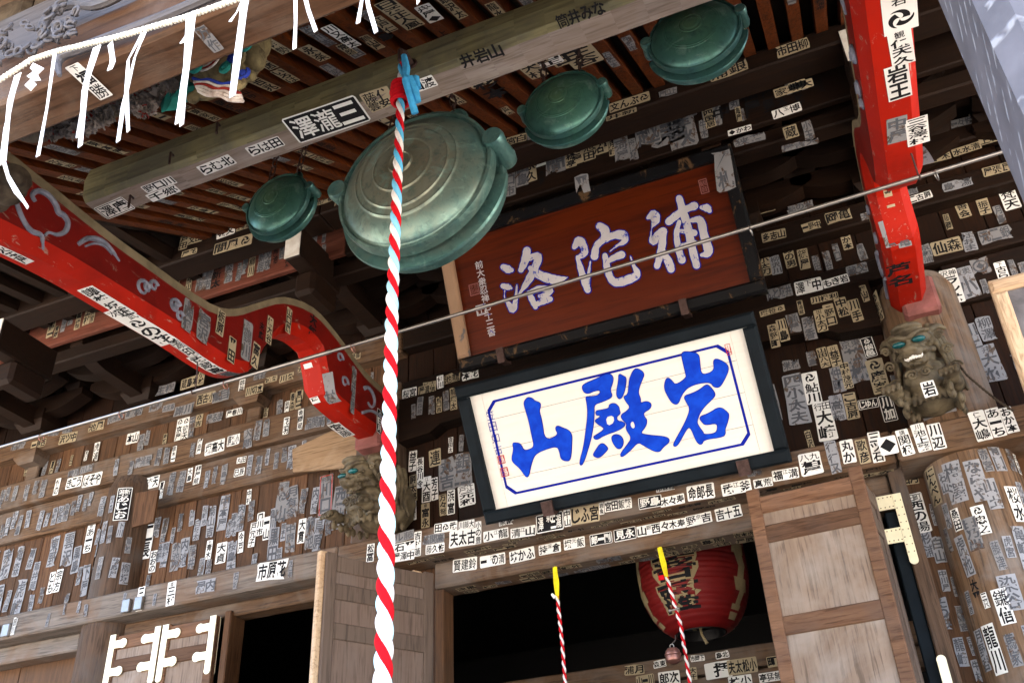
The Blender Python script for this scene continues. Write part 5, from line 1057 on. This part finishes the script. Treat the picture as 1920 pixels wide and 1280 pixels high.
T = '''
pU 215 390 58 唐澤 e h;pU 298 346 60 川口野 w h .3;pU 306 362 58 郷千 w h .32;pU 406 309 66 北むら w h;pU 497 274 66 田はら w h;pU 612 224 142 三瀧澤 k h .45;pU 706 180 54 住藤 y h;pU 722 192 66 @安雲 y h .33;pU 792 158 50 渡山 w h;pU 902 104 86 山岩井 n h .45;pU 1088 27 100 なみ井筒 n h .4
fU 168 152 90 下/福勝 w v .36;fU 392 72 60 万作 g v .4
rL_ 202 566 100 講埜坂正 w v .3;rL_ 268 612 124 大武次/@の花 w v .3;rL_ 344 652 52 源印 e v .36;rL_ 388 684 62 武蔵喜 w v .36;rL_ 440 702 40 重作 g v .36;rL_ 584 718 80 西脇喜長橋 w v .22;rL_ 616 730 62 木村 g v .4;rL_ 25 478 70 火玉屋 w v .3;rL_ 640 806 40 宮藤 w v .4
rS 352 592 56 新/関根 g v;rS 381 613 54 宮沢 g v;rS 413 605 46 栃原 y v .4;rS 434 656 46 平田 y v .4;rS 462 638 70 九/鶴川 g v .33;rS 479 666 46 富久 y v .4;rS 505 619 50 保大谷 y v .3;rS 541 601 46 山口尾 y v .3;rS 586 611 46 大紅 n v .5;rS 663 712 48 今井 g v .28;rS 661 752 46 谷原 g v .26;rS 712 791 44 @日用 k v .5;rS 490 620 34 末広 n v .4
rR_ 1687 24 72 岩/@ w v .6;rR_ 1690 90 66 観/保天久 w v .42;rR_ 1684 154 64 岩王 w v .42;rR_ 1682 243 46 中屋 g v .5;rR_ 1720 245 50 三谷澤村 W v .5;rR_ 1692 293 40 大橋 g v .6;rR_ 1668 376 44 京林慶 y v .32;rR_ 1665 438 52 小石 g v .4;rR_ 1692 438 52 石亀 g v .42;rR_ 1686 515 46 芦名 n v .6
b2 1414 453 26 岡 y v .9;t1 1451 442 46 山志多 y h .5;up 1522 431 50 吉@野 y h .3;up 1587 450 36 さか本 y v .4
up 1434 499 36 小太刀 y v .5;up 1455 497 34 柳沢川 b v .45;up 1480 482 40 めの男 y v .4;up 1507 486 38 篠屋 y v .42
b2 1461 549 50 井坂とん g h .55;b2 1516 537 52 下/中澤 w h .6;b2 1567 527 50 岩きも w h .4;b2 1607 505 40 父蔵 g h .6
kC 1546 559 52 利根川 y h .3;kC 1448 583 48 @笹塚 y h .28;kC 1451 630 44 森野町 y v .33;kC 1468 619 42 川島 y v .36;kC 1488 606 36 桶屋 g v .5;kC 1517 615 44 秀香 g v .42;kC 1539 601 42 田/小太刀 y v .4;kC 1556 590 40 一/野口 y v .42;kC 1579 576 36 中松 y v .5;kC 1604 582 42 川手 y v .4;pR 1646 576 54 @能宮 y v .4
bR 1483 684 32 林栄 g h .7;bR 1522 672 28 五島 g v .5;bR 1544 670 38 山田八大 y v .4;bR 1565 667 40 山/益子 y v .42;bR 1604 674 84 東京/若林 g v .42;bR 1629 651 38 @横邑 k v .5;bR 1646 705 66 @廣峯 y v .42;bR 1493 748 94 四小太夫 b v .36;bR 1522 727 60 @鮎川 w v .42;bR 1547 789 74 田行/大崎 W v .42;bR 1570 764 50 満/高橋 b v .42;bR 1596 761 50 こ吉原 y v .42;bR 1628 757 38 んゆじ k h .55;bR 1570 711 48 仲町 g v .4;bR 1587 704 50 中村茂元 y v .3;bR 1665 765 50 川加 k v .45
bR 1450 755 70 うつぎ g v .24
b2 1737 476 36 京和浦 g v .45;b2 1775 462 58 森仙 y h .6;b2 1817 453 36 ほおま b v .5;b2 1866 440 62 銀二元 g h .55;rR 1785 537 66 神沢/ラン林 W v .4;rR 1812 530 60 奥飯/小 b v .5;rR 1838 499 30 # g v .9;rR 1878 507 34 下/古ら w v .5;rR 1746 536 42 中力 b v .55
bX 1790 633 70 田/小太刀 W v .4;bX 1849 616 46 柳澤 b v .5;bX 1822 632 50 川上 b v .5;bX 1858 680 72 井/大竹 b v .42;bX 1834 727 54 寿々勇 y v .36;lp 1742 729 30 岩 w v .75;pR 1757 764 66 彦和 g h .5;bX 1726 600 44 金子屋 b v .36
nR 1838 798 58 仁/大嶋 W v .45;nR 1867 792 56 あーち W v .4;nR 1892 787 50 おか本 W v .4;nR 1697 829 50 講/関根 W v .42;nR 1727 820 54 川/池上繁 W v .42;nR 1756 818 50 川辺 w v .45;nR 1665 835 34 ◆ w v .9;nC 1643 838 58 三ツ石 w v .35;nC 1618 846 46 歌彦 y v .4;nC 1590 846 44 丸か w v .5;nC 1560 848 44 行久 b v .45;nC 1520 869 42 九八/柏屋 W v .9;nC 1565 868 40 行ス b v .5
nC 1473 889 50 江/溝福 W h .45;nC 1431 905 36 荒真 W h .5;nC 1381 914 56 江/釜武 W h .45;nC 1314 922 52 長郎命 w h .6;li 1366 961 50 五十吉 w h .5;li 1310 973 50 京/吉野 w h .42;dp 1722 961 76 町田/西の湯 W v .38;dp 1705 898 34 月山 y h .7;pR 1750 912 70 にんべん y v .42;pR 1794 974 42 桑田 W v .4;pR 1839 974 56 @忠之 W v .42
pR 1790 903 78 梅澤 b v .42;pR 1832 900 80 ならや b v .36;pR 1824 1000 64 日乃出 g v .42;pR 1881 1136 70 鎌信 w v .4;pR 1848 1125 30 三尺 W v .4;pR 1830 1108 50 大平 n v .4;pR 1770 905 40 石山 b v .4;dp 1740 1020 50 杉浦 b v .4;dp 1768 1150 62 たつみ b v .4;dp 1760 1030 50 白山 b v .4;pR 1895 1110 70 染谷 b v .5;pR 1860 925 60 山王 b v .4
nL 695 1036 34 松冨 w v .45;nC 783 1019 46 吉村蓮 w v .32;nC 757 1005 40 藤ル g h .4;nC 759 1024 42 平石 w h .4;nC 757 1042 42 中澤屋 w h .4;nC 813 1010 42 高関橋 g h .42;nC 816 1028 36 佐久藤 w h .48;nC 836 988 44 武@田 w h .4;nC 875 983 30 大藤川 w h .5;nC 868 1008 52 古太夫 W h .6;nC 897 998 42 小の豊 w v .28;nC 930 1002 48 江/龍小 w h .4;nC 981 997 48 江/山清 w h .4;nC 1031 979 52 和/瀧三澤 k h .66;nC 1064 971 32 中山 w v .4;nC 1097 964 56 宮ふじ y h .6;nC 1128 953 22 岩魚 w v .4;nC 1159 946 52 繁飯田宮 w h .4;nC 1219 941 44 島野 k h .52;nC 1261 938 46 寿々木 w h .42
li 872 1058 46 鈴建賢 w h .5;li 924 1050 48 江/清の一 w h .44;li 979 1040 48 ふか坊 w h .48;li 1031 1028 42 深/倉持 w h .45;li 1077 1018 40 元/飯塚 w h .5;li 1127 1010 42 剛一郎 k h .52;li 1172 1001 42 永見 k h .55;li 1217 993 46 銀/西山 w h .45;li 1262 983 48 寿木々 w h .4
bC 774 864 38 益子 w v .4;bC 800 917 48 江/大酉 w v .36;bC 815 916 42 芳子 w v .32;bC 798 966 46 東/富永 y v .36;bC 774 955 40 岸林 w v .36;bC 831 946 40 万々弩 y v .36;bC 846 941 46 浜富 w v .32;bC 875 928 40 江戸/元和 w v .8;bC 838 888 60 丸吉 g v .5;bC 868 879 62 銀二 g v .55;bC 816 858 32 連 y v .7;bC 788 886 56 長谷川令 w v .24;bC 775 915 50 原太郎 y v .3;bC 783 796 38 @浅谷 y v .4;bC 800 794 38 中の杯 y v .38;bC 813 792 36 大戸五 g v .36;bC 830 780 40 福村 y v .36;bC 848 770 40 @三河 k v .4
mL 768 737 28 宮桜 W h .7;mL 801 731 34 信濃屋 y h .6;mL 826 716 24 伊川 w v .5
mL 107 912 32 竹の w v .36;mL 139 904 30 うこき w h .6;mL 173 899 36 やそば w h .6;rL 282 905 34 大/天郎 w h .6;pL 230 944 62 新潟/あじお k v .42;bL 168 1008 56 新/あーち W v .32;bL 276 1015 66 二長 w v .38;bL 287 1052 42 おおの W v .36;bL 96 1092 42 とも W v .3;bL 109 1088 44 宗方 W v .36;bL 392 1030 36 安/青木 w v .36;bL 415 1036 40 大貞 W v .56;bL 474 1002 46 戸冗子 w v .3;bL 500 990 44 一山 W v .3;bL 467 931 28 中村 W v .34;bL 611 927 76 東京/川口 r v .36;bL 547 941 60 月有令 g v .42;bL 529 941 76 清水/@山 g v .3;bL 566 995 46 大貫 W v .34;bL 452 1016 40 今戸 w v .3
nL 264 1122 46 三井 W v .34;nL 321 1112 46 喜/三村 W v .42;bL 185 1253 1 - n v;rL 356 890 26 大島 w v .4;rL 449 885 20 辰巳 w h .7;rL 453 862 18 田丸 w h .6
t1 158 647 34 小山 y v .4;t1 386 747 36 小古西 y h .56;t1 414 742 34 目黒 g h .6;t1 345 768 38 川岸 g h .5;bk 477 731 34 立切川 y h .5;t1 453 727 32 笹屋 W v .36;up 471 771 40 因原戸 w v .3;up 483 769 40 因邦彦 w v .3;up 440 773 32 川春屋 w h .4;up 403 783 32 まる屋 g h .5;up 373 788 24 @吉 y v .6;up 336 805 44 @京屋 w v .3;up 348 803 44 @彼天 w v .3;up 360 801 42 千石 g v .28;mL 403 838 38 大高塚 W h .6;mL 438 825 24 小笠原 w h .8;mL 537 798 32 花羽 W v .36;mL 591 791 38 高関橋 g h .6;mL 465 822 36 入間 g v .5;up 249 821 24 山本 W h .8;t1 128 821 34 中ツ沢 y h .5;t1 356 717 34 本島蔵 y h .6;t1 378 708 28 小林 y v .45;t1 310 730 36 桐生 g h .5
C 406 519 44 東京/新太 n v .44;C 430 505 50 川谷合 g v .28;C 472 500 36 柳川 y v .32;C 376 527 38 坂市 g v .4;C 390 524 40 直市 g v .4;C 448 510 34 古河 g v .3;C 460 497 34 島屋 g v .3;C 490 492 36 新居 g v .36;C 502 486 40 文京 g v .32;A 424 434 36 文金 w h .6;A 437 458 76 @風間 y h .3;A 395 440 36 尾張 n h .6;A 367 448 30 山文 y h .6;A 345 455 26 戸田 y v .6
C 1275 232 90 東京/隆秋 g v .4;C 1333 205 66 まつば g v .36;C 1350 200 50 山中 n v .5;C 1329 218 44 〆四国居 y v .32;C 1375 180 48 大江丸 g v .32;C 1408 190 66 松屋 n v .4;A 1488 166 76 大塚家 y h .3;A 1475 208 56 玉/博八 w h .42;A 1387 245 46 わか◆ w h .33;A 1405 262 60 若狭 g h .36;C 1483 248 24 蔵 y v .8;C 1515 245 36 小玉 g v .36;C 1500 272 70 大吉屋 g h .24;A 1495 160 34 山川 y h .6;b2 1500 388 50 水の飴 g h .34;t1 1433 392 40 笠山岡 y h .5
C 1128 270 36 鶴屋 y v .5;C 1080 285 46 まさ屋 y v .4;C 1070 294 40 桂松亭 y v .4;C 1103 278 46 @池田 y v .4;C 1120 268 44 目沼 y v .4;C 1012 294 36 戸 w v .5;C 995 320 42 京久 y v .4;C 980 325 48 田島 g v .4;C 1040 295 60 本間 g v .5;C 1165 275 52 三河屋 g v .4;C 1165 240 60 千代 n h .5;C 1210 230 90 川越 g v .4;C 1245 215 110 玉岸 g v .42;A 1180 192 80 @ぶん文 y h .3;A 1165 215 60 新井 y h .2;A 1170 43 60 川國屋 y h .36;rf 1025 110 34 富/日正 W v .6;rf 1000 105 40 仲井 y v .4;rf 1000 132 36 大村 y v .4;rf 1055 100 50 三田 y v .5;rf 1085 100 60 田三谷 y v .4;rf 890 145 50 本所 y v .4;rf 920 165 60 杉本 n v .4
tx 1760 113 40 伊豆/金 y h .5;t1 1805 125 40 大沢 g h .4;tx 1795 232 56 佐々一門 g h .4;tx 1835 215 36 刀剣 y h .5;t1 1760 296 46 山/木由 y h .42;t1 1812 280 56 清水水 y h .36;t1 1855 262 40 村上 y h .5;t1 1795 346 56 水/湯島 b h .4;t1 1725 370 46 原古二 w h .4;t1 1870 318 56 尾張屋 y h .42;up 1803 387 44 水善会 y v .4;up 1843 383 40 一振子 y v .42;up 1890 366 56 @梵天 w v .42
pf 1357 320 74 御札 g v .45;pf 1092 345 34 平 g v .8;rf 640 68 70 川又高太 w v .2;rf 535 40 44 大野屋 n v .3;rf 520 88 46 伊勢 y v .3;rf 590 100 50 永楽 y v .3;rf 495 118 46 西店 y v .3;rf 535 142 46 いろは y v .3;rf 495 158 50 吉兆 y v .3;rf 690 30 34 文字 g v .3;rf 720 45 44 江戸仁 y v .3;rf 750 28 80 日活正人鳳 y v .26;rf 805 25 44 舟屋◆ w v .36;rf 660 95 40 吉田 g v .36;rf 715 62 44 高島 n v .4;rf 650 92 34 常磐 y v .3
ib 1458 1238 40 神町 y h .5;ib 1392 1248 56 小松太夫 y h .5;ib 1347 1255 50 奉/拝 w h .6;ib 1300 1262 24 大千 y v .6;ib 1255 1270 40 次郎 w h .6;ib 1210 1275 34 川一山 y h .6;ic 1445 1268 44 無猛亭 w h .4;ic 1388 1275 44 小林 w h .42
'''
HANDN = 0
for row in T.replace('\n', ';').split(';'):
    q = row.split()
    if len(q) < 6 or q[4] == '-': continue
    slip(q[0], float(q[1]), float(q[2]), float(q[3]), q[4], q[5], q[6] if len(q) > 6 else 'v', float(q[7]) if len(q) > 7 else None)
# worn slips that fill the rest of the timbers
A_ = '石上下中内外青赤黒白金銀東西南北春秋冬夏花鳥風月雲竹松梅桜柳杉桐菊藤蔦鶴亀龍虎馬牛'
B_ = '田川山村井島野原沢崎橋塚本木谷口屋家津浦宮城岡坂森林池水'
NM = [a + b for a in A_ for b in B_]; random.shuffle(NM); seen = {s['text'] for s in SLIPS}
def fill(key, u0, u1, v0, v1, n, lo, hi, styles, mode='v', ar=.32, rj=.06, pad=.006):
    sf = SF[key]; k = 0
    for _ in range(n * 12):
        if k >= n: break
        L = random.uniform(lo, hi); sh = L * ar * random.uniform(.85, 1.2); hu, hv = (sh / 2, L / 2) if mode == 'v' else (L / 2, sh / 2)
        if u1 - u0 < 2 * hu or v1 - v0 < 2 * hv: continue
        u, v = random.uniform(u0 + hu, u1 - hu), random.uniform(v0 + hv, v1 - hv)
        if any(abs(u - a) < hu + c + pad and abs(v - b) < hv + d + pad for a, b, c, d in sf.used): continue
        while NM and NM[-1] in seen: NM.pop()
        t = NM.pop() if NM else random.choice(A_) + random.choice(B_) + '屋'
        t = t if random.random() < .5 else t + random.choice('屋吉一太市蔵')
        s = make_slip(sf, u, v, hu, hv, t, random.choice(styles), mode, random.uniform(-rj, rj), True); sf.used.append((u, v, hu, hv)); k += 1
        if s: SLIPS.append(s)
fill('bL', -7.6, -6.18, 4.20, 4.92, 30, .14, .40, 'gbbgbb'); fill('bL', -5.7, -3.7, 4.20, 4.92, 60, .13, .42, 'gbbgbgbw', pad=-.012)
fill('rL', -7.6, -6.2, 4.96, 5.23, 17, .12, .19, 'gbbg'); fill('rL', -5.72, -3.8, 4.96, 5.23, 26, .13, .22, 'ggbbw')
fill('mL', -7.6, -3.6, 5.27, 5.48, 20, .13, .19, 'ggbw'); fill('mL', -7.6, -3.6, 5.27, 5.48, 10, .12, .2, 'ggw', 'h', .5)
fill('nL', -6.9, -3.8, 3.98, 4.155, 9, .08, .16, 'bgbw'); fill('nL', -5., -4.0, 3.98, 4.155, 5, .14, .26, 'gbw', 'h', .5)
fill('up', -7.4, -3.6, 5.52, 5.77, 22, .10, .19, 'yggw'); fill('t1', -7.6, -3.6, 5.79, 5.96, 18, .12, .2, 'ygg', 'h', .5)
fill('bC', -3.25, -2.56, 4.25, 4.97, 26, .12, .24, 'yggwn'); fill('b2', -3.25, -2.6, 5.35, 5.49, 6, .1, .16, 'yyw', 'h', .55); fill('kC', -3.2, -2.6, 5.1, 5.3, 8, .12, .2, 'yg')
fill('bR', -.42, .28, 4.25, 4.97, 20, .12, .22, 'yggn'); fill('bX', .76, 1.5, 4.25, 4.98, 12, .12, .24, 'bbg'); fill('rR', .72, 1.5, 5.03, 5.32, 9, .1, .2, 'bgg'); fill('kC', -.42, .25, 5.08, 5.3, 8, .1, .18, 'yyg')
fill('up', -.42, .3, 5.53, 5.78, 8, .1, .2, 'yg'); fill('up', .8, 1.6, 5.52, 5.78, 6, .12, .2, 'yg'); fill('t1', -.42, 1.5, 5.81, 5.97, 10, .12, .2, 'yg', 'h', .45)
fill('liU', -2.95, -.1, -.15, .045, 46, .10, .18, 'yyyg', 'h', .5); fill('naU', -3.2, .1, .06, .205, 30, .10, .2, 'yyn', 'h', .25); fill('li', -2.9, -.1, 3.80, 3.98, 6, .1, .16, 'wy', 'h', .5)
fill('nC', -3.2, .1, 3.975, 4.155, 12, .09, .15, 'wwg', 'h', .45)
fill('C', -4.6, -3.45, 6.16, 6.44, 16, .10, .2, 'yggn'); fill('C', -3.2, .3, 6.14, 6.48, 95, .10, .3, 'yygggnn', pad=-.01); fill('A', -4.6, .3, 6.25, 6.39, 44, .12, .26, 'yyg', 'h', .42)
fill('C', -8, -4.7, 6.16, 6.44, 24, .12, .22, 'yyg')
fill('pR', -.30, .36, 2.7, 3.98, 46, .12, .30, 'bbgbw', 'v', .32); fill('pL', -.24, .24, 4.25, 5.1, 12, .12, .26, 'bbg'); fill('dp', .14, .27, 2.7, 3.95, 12, .1, .22, 'bbgw')
fill('ib', -2.2, -.9, 3.37, 3.51, 5, .1, .2, 'yw', 'h', .5); fill('ic', -2.2, -.9, 3.22, 3.33, 6, .1, .2, 'wy', 'h', .4)
sf = SF['rf']
for i in range(230):       # slips pasted along the rafters
    x = -4.3 + .15 * random.randrange(0, 36); v = random.uniform(-1.7, .9); L = random.uniform(.16, .32)
    if any(abs(x - a) < .06 and abs(v - b) < L / 2 + d for a, b, c, d in sf.used): continue
    while NM and NM[-1] in seen: NM.pop()
    if not NM: break
    s = make_slip(sf, x, v, .026, L / 2, NM.pop() + random.choice('屋吉一太市蔵'), random.choice('yyyggn'), 'v', 0, True); sf.used.append((x, v, .026, L / 2)); SLIPS.append(s)
# snap pasted rafter slips of the table onto real rafters is not needed: boards between carry them
bpy.context.view_layer.update(); dg = bpy.context.evaluated_depsgraph_get()
def seen_by(p):
    d = p - CAM; L = d.length; hit = S.ray_cast(dg, CAM, d.normalized(), distance=L - .03); return not hit[0]
for s in SLIPS:
    inside = -10 < s['px'].x < 1930 and -10 < s['px'].y < 1290; s['vis'] = inside and seen_by(Vector(s['c']))
SLIPS.sort(key=lambda s: -(s['area'] if s['vis'] else 0))
labels = set(); rest = MB(); rmats = ['pw', 'py', 'pg', 'pb', 'ink', 'inkf', 'sred']; n300 = 0
for s in SLIPS:
    t = s['text'].replace('/', '').replace('@', '').replace('#', '').replace('◆', ''); crest = ' under a crest' if any(c in s['text'] for c in '@#◆') else ''
    sz = 'large ' if max(s['dim']) > 75 else 'small ' if max(s['dim']) < 36 else ''
    lab = f"{sz if not crest else ''}{WORD_[s['style']]} {'upright' if s['mode'] == 'v' else 'sideways'} slip {'reading ' + t if t else 'with a crest only'}{crest if t else ''} on {s['sf'].where}"
    if s['vis'] and n300 < 300 and lab not in labels:
        o = s['m'].build('votive_slip', s['mats'], fixn=False); labels.add(lab); n300 += 1
        tag(o, lab, 'paper slip', 'votive name slips pasted on the temple timbers')
    else:
        b = len(rest.v); rest.v += s['m'].v; rest.f += [[b + i for i in f] for f in s['m'].f]; rest.m += [rmats.index(s['mats'][k]) for k in s['m'].m]
o = rest.build('worn_votive_slips', rmats, fixn=False); tag(o, 'scattered remaining small worn votive slips all over the temple timbers', 'paper slips', None, 'stuff')
print('slips', len(SLIPS), 'named', n300, 'visible', sum(s['vis'] for s in SLIPS))
